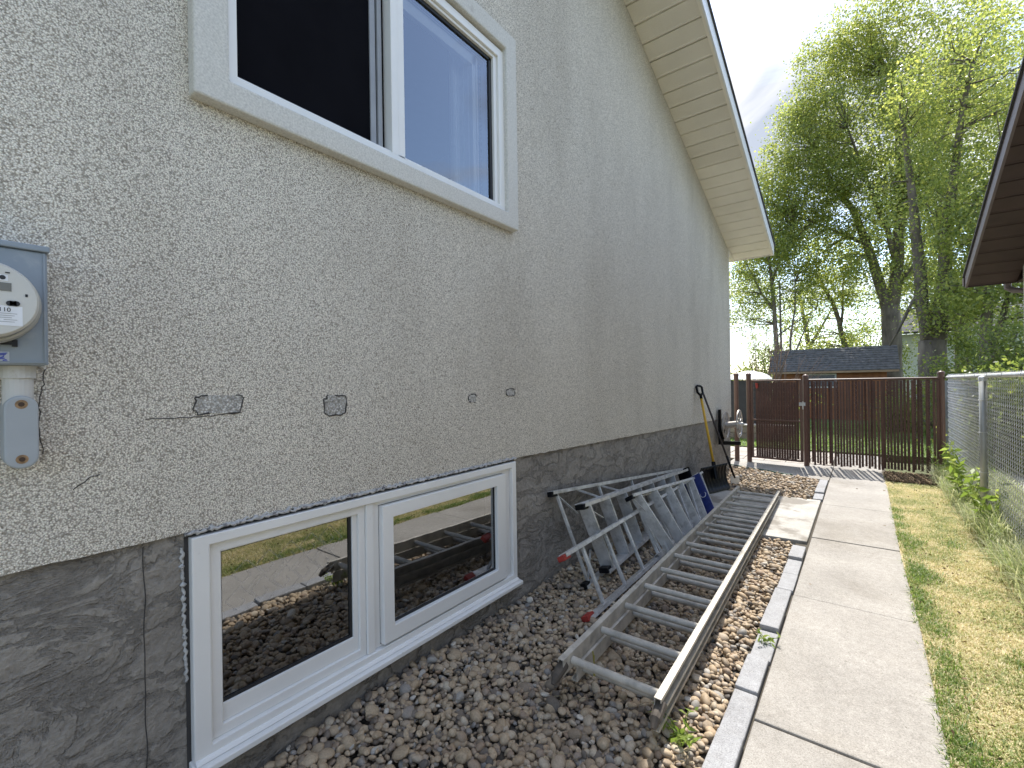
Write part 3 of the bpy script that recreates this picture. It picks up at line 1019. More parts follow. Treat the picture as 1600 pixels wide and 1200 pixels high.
m = MB()
m.quad((XNW, -1, -0.1), (XNW, 7.40, -0.1), (XNW, 7.40, zn(7.4)), (XNW, -1, zn(-1)))
m.poly([(XNW, -1, zn(-1)), (XNW, 7.4, zn(7.4)), (XNW, NR, zn(NR))])
m.quad((XNW, 7.40, -0.1), (8, 7.40, -0.1), (8, 7.40, zn(7.4)), (XNW, 7.40, zn(7.4)))
m.quad((8, -1, -0.1), (XNW, -1, -0.1), (XNW, -1, zn(-1)), (8, -1, zn(-1)))
m.build("wall", M_nb_wall, nb)
src = None
i = 0
while NE - (i + 1) * 0.2 > NR - 0.05:
    y0 = NE - (i + 1) * 0.2
    if src is None:
        src = soffit_panel(y0, False, XN + 0.02, XNW + 0.001, zn, ns, M_nb_soffit, nb, 0.2)
        sy = y0
    else:
        copy_part(src, nb, (0, y0 - sy, zn(y0) - zn(sy)))
    i += 1
m = MB()
for a, b2 in ((NR, NE + 0.004), (-0.6, NR)):
    m.hexa([(XN, a, zn(a) - 0.016), (XN + 0.02, a, zn(a) - 0.016), (XN + 0.02, b2, zn(b2) - 0.016), (XN, b2, zn(b2) - 0.016),
            (XN, a, zn(a) + 0.125), (XN + 0.02, a, zn(a) + 0.125), (XN + 0.02, b2, zn(b2) + 0.125), (XN, b2, zn(b2) + 0.125)])
m.build("fascia", M_nb_fascia, nb)
m = MB()
for a, b2 in ((NR, NE + 0.03), (-0.6, NR)):
    m.hexa([(XN - 0.018, a, zn(a) + 0.126), (8, a, zn(a) + 0.126), (8, b2, zn(b2) + 0.126), (XN - 0.018, b2, zn(b2) + 0.126),
            (XN - 0.018, a, zn(a) + 0.15), (8, a, zn(a) + 0.15), (8, b2, zn(b2) + 0.15), (XN - 0.018, b2, zn(b2) + 0.15)])
m.build("roof", M_shingle, nb)
MB().box(XNW - 0.001, 8, 7.40, NE, 2.40, 2.412).box(XN + 0.02, 8, NE - 0.012, NE, 2.405, 2.54).build("eave_soffit", M_nb_soffit, nb)
MB().hexa([(XN - 0.012, NE + 0.004, 2.43), (8, NE + 0.004, 2.43), (8, NE + 0.08, 2.43), (XN - 0.012, NE + 0.08, 2.43),
           (XN - 0.012, NE + 0.004, 2.53), (8, NE + 0.004, 2.53), (8, NE + 0.11, 2.53), (XN - 0.012, NE + 0.11, 2.53)]).build("gutter", M_nb_soffit, nb)
MB().tube([(1.36, NE + 0.05, 2.43), (1.36, NE + 0.05, 2.36), (1.40, NE + 0.02, 2.325), (1.62, 7.46, 2.24), (1.62, 7.46, 0.1)], 0.034, 8).build("downspout", M_nb_fascia, nb)

# ================================================================== ELECTRIC METER
mt = thing("electric_meter", "grey electric meter box with round dial mounted on the stucco wall", "electric meter", (-1.6, 0.085, 1.5))
m = MB()
m.box(-1.659, -1.552, -0.022, 0.190, 1.392, 1.662)
m.build("box", M_box, mt, bevel=0.004)
m = MB()
m.box(-1.659, -1.545, -0.026, 0.194, 1.6625, 1.677)
m.build("lid", M_box, mt, bevel=0.003)
MB().box(-1.5515, -1.549, -0.018, 0.186, 1.397, 1.4005).box(-1.5515, -1.549, 0.1825, 0.186, 1.401, 1.660).build("cover_seam", M_box, mt)
MB().lathe((-1.552, 0.084, 1.530), (1, 0, 0), [(0.0, 0.094), (0.014, 0.094), (0.020, 0.088), (0.020, 0.080), (0.004, 0.080)], 48).build("locking_ring", M_ring, mt, smooth=True)
MB().lathe((-1.552, 0.084, 1.530), (1, 0, 0), [(0.002, 0.078), (0.030, 0.078), (0.034, 0.0765)], 48).build("gasket", M_gasket, mt, smooth=True)
dial = MB().lathe((-1.552, 0.084, 1.530), (1, 0, 0), [(0.0345, 0.0835), (0.074, 0.0835), (0.082, 0.079), (0.082, 0.0)], 56).build("dial", M_face, mt, bevel=0.001)
MB().box(-1.4705, -1.4688, 0.040, 0.124, 1.549, 1.567).build("display", M_lcd, dial)
MB().box(-1.4705, -1.4692, 0.060, 0.119, 1.571, 1.584).build("logo_plate", M_white, dial)
MB().lathe((-1.4694, 0.111, 1.578), (1, 0, 0), [(0, 0.0048), (0.0008, 0.0048), (0.0008, 0.0)], 16).build("emblem", M_gasket, dial)
MB().box(-1.4705, -1.4692, 0.030, 0.140, 1.474, 1.517).build("data_label", M_white, dial)
m = MB()
m.lathe((-1.4703, 0.131, 1.523), (1, 0, 0), [(0, 0.0055), (0.003, 0.0055), (0.003, 0)], 14)
m.box(-1.4703, -1.4673, 0.121, 0.131, 1.5175, 1.5285)
m.lathe((-1.4703, 0.121, 1.523), (1, 0, 0), [(0, 0.0055), (0.003, 0.0055), (0.003, 0)], 14)
m.build("button", M_gasket, dial)
MB().box(-1.4703, -1.469, 0.1445, 0.1485, 1.540, 1.546).box(-1.4703, -1.469, 0.115, 0.122, 1.588, 1.5905).build("slot", M_gasket, dial)
m = MB()
for k in range(5):
    m.box(-1.4692, -1.4688, 0.102 + random.uniform(0, 0.012), 0.132 - 0.004 * (k % 3), 1.500 - k * 0.0045, 1.5008 - k * 0.0045)
for k in range(3):
    m.box(-1.4692, -1.4688, 0.02, 0.06 + 0.01 * k, 1.492 - k * 0.007, 1.4935 - k * 0.007)
m.build("fine_print", pmat("grey_print", (0.2, 0.2, 0.2), 0.7), dial)


def text(body, size, loc, parent, mat, name="lettering"):
    cu = bpy.data.curves.new(name, 'FONT')
    cu.body = body
    cu.size = size
    cu.extrude = 0.0003
    cu.materials.append(mat)
    tmp = bpy.data.objects.new("tmp", cu)
    C.objects.link(tmp)
    bpy.context.view_layer.update()
    me = bpy.data.meshes.new_from_object(tmp.evaluated_get(bpy.context.evaluated_depsgraph_get()))
    bpy.data.objects.remove(tmp)
    o = bpy.data.objects.new(name, me)
    C.objects.link(o)
    o.parent = parent
    o.location = Vector(loc) - off(parent)
    o.rotation_euler = (R(90), 0, R(90))
    return o


text("110", 0.0125, (-1.4688, 0.104, 1.5045), dial, M_gasket)
MB().box(-1.552, -1.546, 0.07, 0.134, 1.438, 1.445).box(-1.552, -1.547, 0.130, 0.139, 1.434, 1.450).build("latch", M_gasket, mt)
MB().box(-1.552, -1.5505, 0.092, 0.126, 1.396, 1.422).build("sticker", pmat("paper_sticker", (0.5, 0.53, 0.56), 0.6), mt)
m = MB()
for k in range(7):
    m.bar((-1.5502, 0.112 + 0.004 * math.sin(k * 2), 1.399 + k * 0.003), (-1.5502, 0.120 + 0.003 * math.cos(k), 1.401 + k * 0.003), 0.0022, 0.0020)
m.build("handwriting", M_wire_blue, mt)
MB().tube([(-1.61, 0.144, 1.391), (-1.61, 0.144, 1.30)], 0.0265, 20).build("conduit", M_pvc, mt, smooth=False)
MB().tube([(-1.61, 0.144, 1.3915), (-1.61, 0.144, 1.362)], 0.031, 20).build("coupling", M_pvc, mt)
m = MB()
prof = []
for k in range(13):
    t = math.pi * k / 12
    prof.append((0.146 + 0.0285 * math.cos(t), 1.292 + 0.0285 * math.sin(t)))
for k in range(13):
    t = math.pi + math.pi * k / 12
    prof.append((0.146 + 0.0285 * math.cos(t), 1.176 + 0.0285 * math.sin(t)))
nb_ = len(prof)
for x in (-1.659, -1.575):
    m.v += [(x, *p) for p in prof]
m.f.append(tuple(range(nb_, 2 * nb_)))
for k in range(nb_):
    k2 = (k + 1) % nb_
    m.f.append((k, k2, nb_ + k2, nb_ + k))
lb = m.build("conduit_body", M_pvc_grey, mt, bevel=0.004)
for zc in (1.300, 1.170):
    MB().lathe((-1.5755, 0.146, zc), (1, 0, 0), [(0.0, 0.011), (0.0012, 0.0105), (0.0012, 0)], 16).build("rust_mark", M_rust, lb)
    MB().lathe((-1.5745, 0.146, zc), (1, 0, 0), [(0.0, 0.0055), (0.002, 0.005), (0.002, 0)], 12).build("screw", M_rust_dark, lb)

# ================================================================== EXTENSION LADDER
lad = thing("extension_ladder", "long weathered aluminium extension ladder lying flat on gravel", "ladder", (-0.9, 3.6, 0.1))
A0, A1 = Vector((-0.985, 1.600, 0.192)), Vector((-1.125, 5.72, 0.120))     # left rail, top inner edge
ax = (A1 - A0).normalized()
side = Vector((0.372, -0.030, -0.004))       # to the right rail
wd = side.length
sdir = (side - ax * side.dot(ax)).normalized()
nup = sdir.cross(ax).normalized()
if nup.z < 0: nup = -nup


def LP(l, s, hgt):
    return A0 + ax * l + sdir * s + nup * hgt


def rail(l0, l1, s, outward, top, ht=0.066, fl=0.027):
    """C-shaped rail: web at s, flanges pointing outward"""
    m = MB()
    th = 0.0035
    e = outward
    def slab(sa, sb, ha, hb):
        s0, s1 = min(sa, sb), max(sa, sb)
        m.hexa([LP(l0, s0, ha), LP(l0, s1, ha), LP(l1, s1, ha), LP(l1, s0, ha), LP(l0, s0, hb), LP(l0, s1, hb), LP(l1, s1, hb), LP(l1, s0, hb)])
    slab(s, s + e * th, top - ht + th, top - th)
    slab(s, s + e * fl, top - th, top)
    slab(s, s + e * fl, top - ht, top - ht + th)
    slab(s + e * (fl - th), s + e * fl, top - 0.014, top - th)
    slab(s + e * (fl - th), s + e * fl, top - ht + th, top - ht + 0.012)
    return m


LEN = (A1 - A0).length
for s, e in ((0.0, -1), (wd, 1)):
    rail(0, LEN, s, e, 0.0).build("rail", M_alu_old, lad)
    rail(0.10 if e < 0 else 0.02, LEN - 0.05, s + (-e) * 0.012, e, -0.070).build("rail", M_alu_old, lad)
for k in range(14):
    l = 0.075 + k * 0.298
    if l > LEN: break
    MB().tube([LP(l, 0.002, -0.033), LP(l, wd - 0.002, -0.033)], 0.0165, 14, cap=False).build("rung", M_alu_old, lad, smooth=True)
    l2 = l + 0.085
    if l2 < LEN - 0.06:
        MB().tube([LP(l2, 0.015, -0.103), LP(l2, wd - 0.015, -0.103)], 0.0165, 14, cap=False).build("rung", M_alu_old, lad, smooth=True)
# worn end caps of the near rails
for s, e in ((-0.016, 1), (wd + 0.016, 1)):
    m = MB()
    m.tube([LP(-0.055, s, -0.075), LP(-0.03, s, -0.055), LP(0.03, s, -0.034)], [0.010, 0.020, 0.024], 10)
    m.build("end_cap", M_dark, lad)
m = MB()
for k in range(6):
    l = 0.25 + k * 0.62
    c = LP(l, wd + 0.0275, -0.033)
    m.bar(c - ax * 0.012 - nup * 0.008, c + ax * 0.012 + nup * 0.008, 0.0012, 0.003, nup)
    m.bar(c + ax * 0.010 - nup * 0.010, c + ax * 0.028 + nup * 0.008, 0.0012, 0.003, nup)
m.build("stamped_mark", pmat("faded_ink", (0.22, 0.21, 0.2), 0.7), lad)
yo = MB()
yo.tube([LP(0.15 + 0.085 * 0, 0.06, -0.012), LP(0.165, 0.062, -0.095), LP(0.19, 0.07, -0.118), LP(0.13, 0.075, -0.1), LP(0.14, 0.07, -0.02)], 0.003, 5)
yo.build("rope_tie", pmat("yellow_rope", (0.30, 0.26, 0.05), 0.8), lad)

# ================================================================== STEP LADDERS


def vlerp(a, b, f):
    return Vector(a).lerp(Vector(b), f)


def bar_part(name, p, q, w, h, sidev, mat, parent, bevel=0.002):
    return MB().bar(p, q, w, h, sidev).build(name, mat, parent, bevel=bevel)


def channel(p, q, web, flange, facing, mat, parent, name="rail"):
    """side rail: web across, flanges along `facing`"""
    p, q, f = Vector(p), Vector(q), Vector(facing)
    d = (q - p).normalized()
    f = (f - d * f.dot(d)).normalized()
    c = d.cross(f)
    m = MB()
    m.bar(p, q, web, 0.003, f)
    for s in (-1, 1):
        m.bar(p + c * (s * web / 2) + f * flange / 2, q + c * (s * web / 2) + f * flange / 2, 0.003, flange, f)
    return m.build(name, mat, parent)


# long step ladder against the wall
sa_ = thing("step_ladder", "long aluminium step ladder on its side against the wall with wide treads", "step ladder", (-1.5, 3.8, 0))
f_lo0, f_lo1 = Vector((-1.372, 2.76, 0.085)), Vector((-1.43, 5.02, 0.13))
f_up0, f_up1 = Vector((-1.465, 2.62, 0.520)), Vector((-1.545, 5.10, 0.352))
r_lo0, r_lo1 = Vector((-1.430, 2.59, 0.025)), Vector((-1.50, 5.00, 0.12))
r_up0, r_up1 = Vector((-1.632, 2.525, 0.600)), Vector((-1.585, 5.12, 0.355))
Lx = (f_up1 - f_up0).normalized()
Wx = (f_up0 - f_lo0).normalized()
Tx = Lx.cross(Wx).normalized()
channel(f_lo0, f_lo1, 0.076, 0.022, Wx * -1, M_alu, sa_)
channel(f_up0, f_up1, 0.076, 0.022, Wx, M_alu, sa_)
channel(r_lo0, r_lo1, 0.046, 0.020, Wx * -1, M_alu, sa_)
channel(r_up0, r_up1, 0.046, 0.020, Wx, M_alu, sa_)
for k in range(7):
    f = (0.05 + 0.30 * k) / 2.4
    a, b2 = vlerp(f_lo0, f_lo1, f), vlerp(f_up0, f_up1, f)
    bar_part("tread", a, b2, 0.090, 0.003, Lx, M_alu, sa_, 0)
    c = (b2 - a).normalized()
    tt = Lx.cross(c).normalized()
    bar_part("tread_lip", a + tt * 0.039 + Lx * 0.012, b2 + tt * 0.039 + Lx * 0.012, 0.003, 0.026, Lx, M_alu, sa_, 0)
for k in range(4):
    f = (0.06 + 0.55 * k) / 2.4
    a, b2 = vlerp(r_lo0, r_lo1, f), vlerp(r_up0, r_up1, f)
    bar_part("brace", a, b2, 0.018, 0.018, Lx, M_alu, sa_)
for (p, q) in ((vlerp(f_up0, f_up1, 0.02), vlerp(vlerp(f_lo0, f_lo1, 0.10), vlerp(f_up0, f_up1, 0.10), 0.72)), (vlerp(r_up0, r_up1, 0.02), vlerp(vlerp(r_lo0, r_lo1, 0.09), vlerp(r_up0, r_up1, 0.09), 0.72)),
               (vlerp(f_lo0, f_lo1, 0.02), vlerp(vlerp(f_lo0, f_lo1, 0.10), vlerp(f_up0, f_up1, 0.10), 0.28)), (vlerp(r_lo0, r_lo1, 0.02), vlerp(vlerp(r_lo0, r_lo1, 0.09), vlerp(r_up0, r_up1, 0.09), 0.28)),
               (vlerp(f_up0, f_up1, 0.15), vlerp(r_up0, r_up1, 0.13)), (vlerp(f_up0, f_up1, 0.30), vlerp(r_up0, r_up1, 0.26))):
    bar_part("brace", p, q, 0.014, 0.005, Lx, M_alu, sa_, 0)
for p, q, wdt in ((f_lo0, f_lo1, 0.068), (f_up0, f_up1, 0.068), (r_lo0, r_lo1, 0.042), (r_up0, r_up1, 0.042)):
    d = (q - p).normalized()
    bar_part("foot", p - d * 0.015, p + d * 0.05, wdt, 0.034, Wx, M_black, sa_, 0.004)
bar_part("top_cap", vlerp(f_lo1, r_lo1, 0.5), vlerp(f_up1, r_up1, 0.5) + Wx * 0.02, 0.14, 0.03, Lx, M_black, sa_, 0.006)

# narrow frame with red feet
sc_ = thing("ladder_frame", "narrow aluminium ladder frame with red feet lying behind the blue topped step ladder", "ladder", (-1.3, 3.6, 0))
lo0, lo1 = Vector((-1.222, 2.245, 0.030)), Vector((-1.235, 5.00, 0.030))
up0, up1 = Vector((-1.375, 2.25, 0.325)), Vector((-1.385, 5.12, 0.335))
Wc = (up0 - lo0).normalized()
Lc = (lo1 - lo0).normalized()
channel(lo0, lo1, 0.052, 0.020, Wc * -1, M_alu, sc_)
channel(up0, up1, 0.052, 0.020, Wc, M_alu, sc_)
for k in range(9):
    l = 0.20 + 0.31 * k
    bar_part("rung", vlerp(lo0, lo1, l / 2.76), vlerp(up0, up1, (l + 0.02) / 2.87), 0.020, 0.020, Lc, M_alu, sc_)
for p in (lo0, up0):
    bar_part("foot", p - Lc * 0.03, p + Lc * 0.045, 0.046, 0.030, Wc, M_red, sc_, 0.004)
bar_part("end_bar", lo1 - Lc * 0.01, up1 - Lc * 0.01, 0.014, 0.014, Lc, M_alu, sc_)

# small step ladder with blue cap
sb_ = thing("step_ladder", "short aluminium step ladder on its side with blue top beside the extension ladder", "step ladder", (-1.25, 4.0, 0))
b_lo0, b_lo1 = Vector((-1.120, 3.30, 0.052)), Vector((-1.185, 4.60, 0.055))
b_up0, b_up1 = Vector((-1.375, 3.20, 0.470)), Vector((-1.372, 4.90, 0.318))
Lb = (b_up1 - b_up0).normalized()
Wb = (b_up0 - b_lo0).normalized()
channel(b_lo0, b_lo1, 0.070, 0.020, Wb * -1, M_alu, sb_)
channel(b_up0, b_up1, 0.070, 0.020, Wb, M_alu, sb_)
for k in range(5):
    f = (0.10 + 0.295 * k) / 1.5
    a, b2 = vlerp(b_lo0, b_lo1, f), vlerp(b_up0, b_up1, f)
    if f > 0.9: break
    bar_part("tread", a, b2, 0.085, 0.003, Lb, M_alu, sb_, 0)
    tt = Lb.cross((b2 - a).normalized()).normalized()
    bar_part("tread_lip", a + tt * 0.038 + Lb * 0.012, b2 + tt * 0.038 + Lb * 0.012, 0.003, 0.026, Lb, M_alu, sb_, 0)
    # rear brace seen through the treads
    back = Vector((-0.10, 0.02, 0.0)) * (1 - 0.7 * f)
    bar_part("rear_brace", a + back, b2 + back * 0.4, 0.016, 0.016, Lb, M_alu, sb_)
bk = Vector((-0.10, 0.0, 0.0))
channel(b_lo0 + bk, b_lo1 + bk * 0.3, 0.030, 0.016, Wb * -1, M_alu, sb_, "rear_rail")
channel(b_up0 + bk * 0.4 - Wb * 0.03, b_up1 + bk * 0.3 - Wb * 0.02, 0.030, 0.016, Wb, M_alu, sb_, "rear_rail")
for p, q in ((vlerp(b_up0, b_up1, 0.02), vlerp(vlerp(b_lo0, b_lo1, 0.08), vlerp(b_up0, b_up1, 0.08), 0.68)), (vlerp(b_lo0, b_lo1, 0.02), vlerp(vlerp(b_lo0, b_lo1, 0.08), vlerp(b_up0, b_up1, 0.08), 0.3))):
    bar_part("brace", p + Tx * 0.0, q, 0.014, 0.005, Lb, M_alu, sb_, 0)
for p in (b_lo0, b_up0):
    bar_part("foot", p - Lb * 0.018, p + Lb * 0.03, 0.064, 0.03, Wb, M_black, sb_, 0.004)
# blue label plate under the cap, with a white ring
pa, pb = vlerp(b_lo0, b_lo1, 0.93), vlerp(b_up0, b_up1, 0.93)
cap = bar_part("top_cap", pa - Wb * 0.03, pb + Wb * 0.03, 0.19, 0.022, Lb, M_blue, sb_, 0.004)
ctr = pa.lerp(pb, 0.52)
tt = Lb.cross((pb - pa).normalized()).normalized()
cb = (pb - pa).normalized()
m = MB()
ringp = [ctr - Lb * 0.0125 + tt * 0.050 + (tt * math.cos(k * math.pi / 9) + cb * math.sin(k * math.pi / 9)) * 0.028 for k in range(19)]
m.tube(ringp, 0.0032, 5)
m.build("label_ring", M_white, cap)
bar_part("cap_edge", pa - Wb * 0.03 + Lb * 0.03 + tt * 0.075, pb + Wb * 0.03 + Lb * 0.03 + tt * 0.075, 0.012, 0.06, Lb, M_alu, sb_)

# ================================================================== SNOW TOOLS
ps = thing("snow_pusher", "black snow pusher with yellow handle leaning on the house wall", "snow shovel", (-1.4, 5.78, 0))
bl0, bl1 = Vector((-1.455, 5.515, 0.012)), Vector((-1.285, 6.030, 0.012))
wdir = (bl1 - bl0).normalized()
nrm = Vector((wdir.y, -wdir.x, 0)).normalized()      # towards the viewer / path
prof = [(0.000, 0.0), (-0.035, 0.06), (-0.062, 0.13), (-0.070, 0.20), (-0.060, 0.265), (-0.035, 0.31)]   # (offset along -nrm, z)
m = MB()
NS = 40
for th in (0.0, -0.006):
    for i in range(NS + 1):
        base = bl0.lerp(bl1, i / NS)
        rib = 0.007 * (0.5 + 0.5 * math.cos(2 * math.pi * 8 * i / NS)) ** 2
        for (o_, z) in prof:
            r_ = rib * (1 if 0.03 < z < 0.30 else 0)
            m.v.append(tuple(base + nrm * (o_ + r_ + th) + Vector((0, 0, z))))
npf = len(prof)
S0 = (NS + 1) * npf
for s in (0, S0):
    for i in range(NS):
        for j in range(npf - 1):
            a = s + i * npf + j
            q = (a, a + npf, a + npf + 1, a + 1)
            m.f.append(q if s == 0 else q[::-1])
for i in range(NS):
    for j in (0, npf - 1):
        a = i * npf + j
        m.f.append((a, a + npf, a + npf + S0, a + S0))
for i in (0, NS):
    for j in range(npf - 1):
        a = i * npf + j
        m.f.append((a, a + 1, a + 1 + S0, a + S0))
m.build("blade", M_black, ps, smooth=True)
ctop = bl0.lerp(bl1, 0.52) + nrm * -0.045 + Vector((0, 0, 0.25))
grip = Vector((-1.605, 5.955, 1.180))
MB().tube([ctop - (grip - ctop).normalized() * 0.10, ctop + (grip - ctop).normalized() * 0.10], [0.030, 0.022], 12).build("socket", M_black, ps)
MB().tube([ctop + (grip - ctop).normalized() * 0.08, grip - (grip - ctop).normalized() * 0.06], 0.0155, 14).build("handle", M_yellow, ps, smooth=True)
hd = (grip - ctop).normalized()
hs = (wdir - hd * wdir.dot(hd)).normalized()
g0 = grip - hd * 0.07
MB().tube([g0, g0 + hd * 0.04, g0 + hd * 0.075 + hs * 0.052, g0 + hd * 0.15 + hs * 0.056, g0 + hd * 0.165 + hs * 0.03, g0 + hd * 0.165 - hs * 0.03, g0 + hd * 0.15 - hs * 0.056, g0 + hd * 0.075 - hs * 0.052, g0 + hd * 0.042],
          [0.019, 0.017, 0.014, 0.014, 0.015, 0.015, 0.014, 0.014, 0.016], 10).build("grip", M_black, ps, smooth=True)
MB().box(-0.008, 0.008, -0.001, 0.001, -0.008, 0.008).build("sticker", M_white, ps).location = bl0.lerp(bl1, 0.62) + nrm * -0.045 + Vector((0, 0, 0.12)) - off(ps)

ic = thing("ice_scraper", "dark long handled scraper leaning beside the yellow handled pusher", "scraper", (-1.3, 6.36, 0))
tb, tt2 = Vector((-1.290, 6.365, 0.03)), Vector((-1.622, 6.10, 1.215))
td = (tt2 - tb).normalized()
MB().tube([tb + td * 0.14, tt2], 0.0125, 10).build("handle", pmat("dark_wood", (0.045, 0.033, 0.03), 0.6), ic, smooth=True)
MB().tube([tb + td * 0.06, tb + td * 0.36], [0.014, 0.0155], 10).build("socket", M_black, ic, smooth=True)
bar_part("blade", tb + Vector((-0.04, -0.05, -0.02)) + td * 0.05, tb + Vector((0.04, 0.05, -0.02)) + td * 0.05, 0.10, 0.006, Vector((1, -0.6, 0)), M_galv, ic)

# ================================================================== HOSE REEL
hr = thing("hose_reel", "empty metal hose reel mounted low on the house corner", "hose reel", (-1.55, 7.06, 0.7))


def disc(x, yc, zc, r, name):
    m = MB()
    seg = 40
    rings = [(r, 0.0), (r, 0.010), (r * 0.93, 0.014), (r * 0.90, 0.004)]
    m.lathe((x, yc, zc), (1, 0, 0), [(h, q) for q, h in rings], seg)
    # annulus, spokes between round holes, hub
    def ann(ra, rb, a0, a1, h=0.004, n=6):
        for k in range(n):
            t0, t1 = a0 + (a1 - a0) * k / n, a0 + (a1 - a0) * (k + 1) / n
            P = lambda rr, t: (x + h, yc + rr * math.cos(t), zc + rr * math.sin(t))
            m.quad(P(ra, t0), P(rb, t0), P(rb, t1), P(ra, t1))
    for k in range(6):
        a = k * math.pi / 3
        ann(r * 0.74, r * 0.90, a, a + math.pi / 3)
        ann(r * 0.42, r * 0.74, a, a + 0.50, n=4)
        ann(0.0, r * 0.42, a, a + math.pi / 3)
    o = m.build(name, M_reel, hr)
    md = o.modifiers.new("solid", 'SOLIDIFY')
    md.thickness = 0.003
    return o


disc(-1.560, 7.06, 0.690, 0.200, "flange")
disc(-1.385, 7.06, 0.720, 0.200, "flange")
MB().tube([(-1.56, 7.06, 0.692), (-1.38, 7.06, 0.72)], 0.045, 24).build("drum", M_reel, hr, smooth=False)
MB().tube([(-1.60, 7.06, 0.69), (-1.33, 7.06, 0.724)], 0.020, 14).tube([(-1.335, 7.06, 0.724), (-1.335, 7.16, 0.70), (-1.30, 7.17, 0.70)], 0.008, 8).build("axle", M_galv, hr)
MB().bar((-1.625, 7.0, 0.42), (-1.625, 7.0, 0.92), 0.07, 0.03, Vector((1, 0, 0))).bar((-1.625, 7.02, 0.44), (-1.38, 7.12, 0.44), 0.055, 0.05).bar((-1.60, 7.02, 0.46), (-1.58, 7.04, 0.68), 0.03, 0.03).build("bracket", M_black, hr)

# ================================================================== BROWN SLATTED FENCE AND GATE
YF = 8.36
fe = thing("slatted_fence", "brown chain link fence filled with vertical plastic slats", "fence", (0.1, YF, 0))


def zigzag(mb, x0, x1, z0, z1, d, r, fn, seg=3):
    """woven diamond wires; fn(u, z) -> point"""
    n = int((x1 - x0) / d)
    nz = int((z1 - z0) / d)
    for i in range(n):
        pts = [fn(x0 + d * (i + ((k + i) % 2)), z0 + d * k) for k in range(nz + 1)]
        mb.tube(pts, r, seg, cap=False)


def cap_post(x, yy, z1, parent, name="post", r=0.037, mat=M_brownmetal):
    m = MB()
    m.tube([(x, yy, -0.05), (x, yy, z1)], r, 14)
    p = m.build(name, mat, parent)
    MB().lathe((x, yy, z1 - 0.02), (0, 0, 1), [(0, r + 0.005), (0.022, r + 0.006), (0.034, r * 0.9), (0.045, r * 0.5), (0.048, 0.0)], 14).build("cap", mat, p, smooth=True)
    return p


cap_post(-0.690, YF, 1.385, fe)
cap_post(0.845, YF, 1.395, fe)
MB().tube([(-0.69, YF, 1.322), (0.845, YF, 1.325)], 0.017, 10).build("top_rail", M_brownmetal, fe)
src = None
x = -0.655
k = 0
while x < 0.815:
    if src is None:
        src = MB().box(x - 0.0138, x + 0.0138, YF - 0.003, YF + 0.003, 0.045, 1.305).build("slat", M_slat, fe)
        x00 = x
    else:
        c = copy_part(src, fe, (x - x00, random.uniform(-0.003, 0.003), random.uniform(-0.012, 0.006)))
        c.rotation_euler = (0, random.uniform(-0.004, 0.004), random.uniform(-0.16, 0.16))
    x += 0.0362
    k += 1
m = MB()
zigzag(m, -0.674, 0.83, 0.04, 1.32, 0.0362, 0.0021, lambda u, z: (u, YF + (0.006 if (int(round(u / 0.0362)) % 2) else -0.007), z))
tag(m.build("wire_mesh", M_brownmetal, fe), kind="stuff")
m = MB()
for z in (0.28, 0.66, 1.0, 1.24):
    m.tube([(0.845 + 0.029 * math.cos(t), YF + 0.029 * math.sin(t), z) for t in np.linspace(0, 2 * math.pi, 15)], 0.004, 5)
    m.bar((0.80, YF - 0.02, z), (0.845, YF - 0.03, z), 0.004, 0.014)
m.build("tension_band", M_galv, fe)

ga = thing("gate", "brown slatted metal gate standing slightly open beside the house corner", "gate", (-1.44, 8.31, 0))
gA, gB = Vector((-1.430, 8.305, 0)), Vector((-0.735, 8.185, 0))
gd = (gB - gA).normalized()
gw = (gB - gA).length
gn = Vector((gd.y, -gd.x, 0))
P = lambda u, z, o=0.0: gA + gd * u + gn * o + Vector((0, 0, z))
for u in (0.0, gw):
    MB().tube([P(u, 0.075), P(u, 1.335)], 0.022, 10).build("stile", M_brownmetal, ga)
for z in (0.085, 0.69, 1.325):
    MB().tube([P(0, z), P(gw, z)], 0.0155, 10).build("rail", M_brownmetal, ga)
src = None
u = 0.075
while u < gw - 0.02:
    if src is None:
        src = MB().bar(P(u, 0.10), P(u, 1.30), 0.0325, 0.006, gn).build("slat", M_slat, ga)
        u0 = u
    else:
        d = gd * (u - u0)
        c = copy_part(src, ga, (d.x, d.y, random.uniform(-0.01, 0.01)))
    u += 0.0362
m = MB()
zigzag(m, 0.0, gw, 0.09, 1.32, 0.0362, 0.0021, lambda u, z: P(u, z, 0.006 if (int(round(u / 0.0362)) % 2) else -0.006))
tag(m.build("wire_mesh", M_brownmetal, ga), kind="stuff")
m = MB()
for z in (0.3, 1.1):
    m.tube([P(-0.03, z), P(0.0, z)], 0.02, 8)
m.build("hinge", M_brownmetal, ga)
MB().bar(P(gw - 0.02, 0.96, 0.03), P(gw + 0.06, 0.96, 0.03), 0.02, 0.05).tube([P(gw + 0.03, 0.88, 0.035), P(gw + 0.03, 1.0, 0.035)], 0.008, 8).build("latch", M_galv, ga)
MB().poly([P(0.06, 1.29, 0.02), P(0.10, 1.285, 0.022), P(0.105, 1.22, 0.02), P(0.085, 1.19, 0.024), P(0.065, 1.22, 0.02)]).build("ribbon", M_red, ga)
gp = thing("fence_post", "brown capped hinge post carrying the slatted gate", "post", (-1.478, 8.315, 0))
cap_post(-1.478, 8.315, 1.43, gp)
gp = thing("fence_post", "brown capped post standing alone hard against the house corner", "post", (-1.662, 8.30, 0))
cap_post(-1.662, 8.30, 1.435, gp)

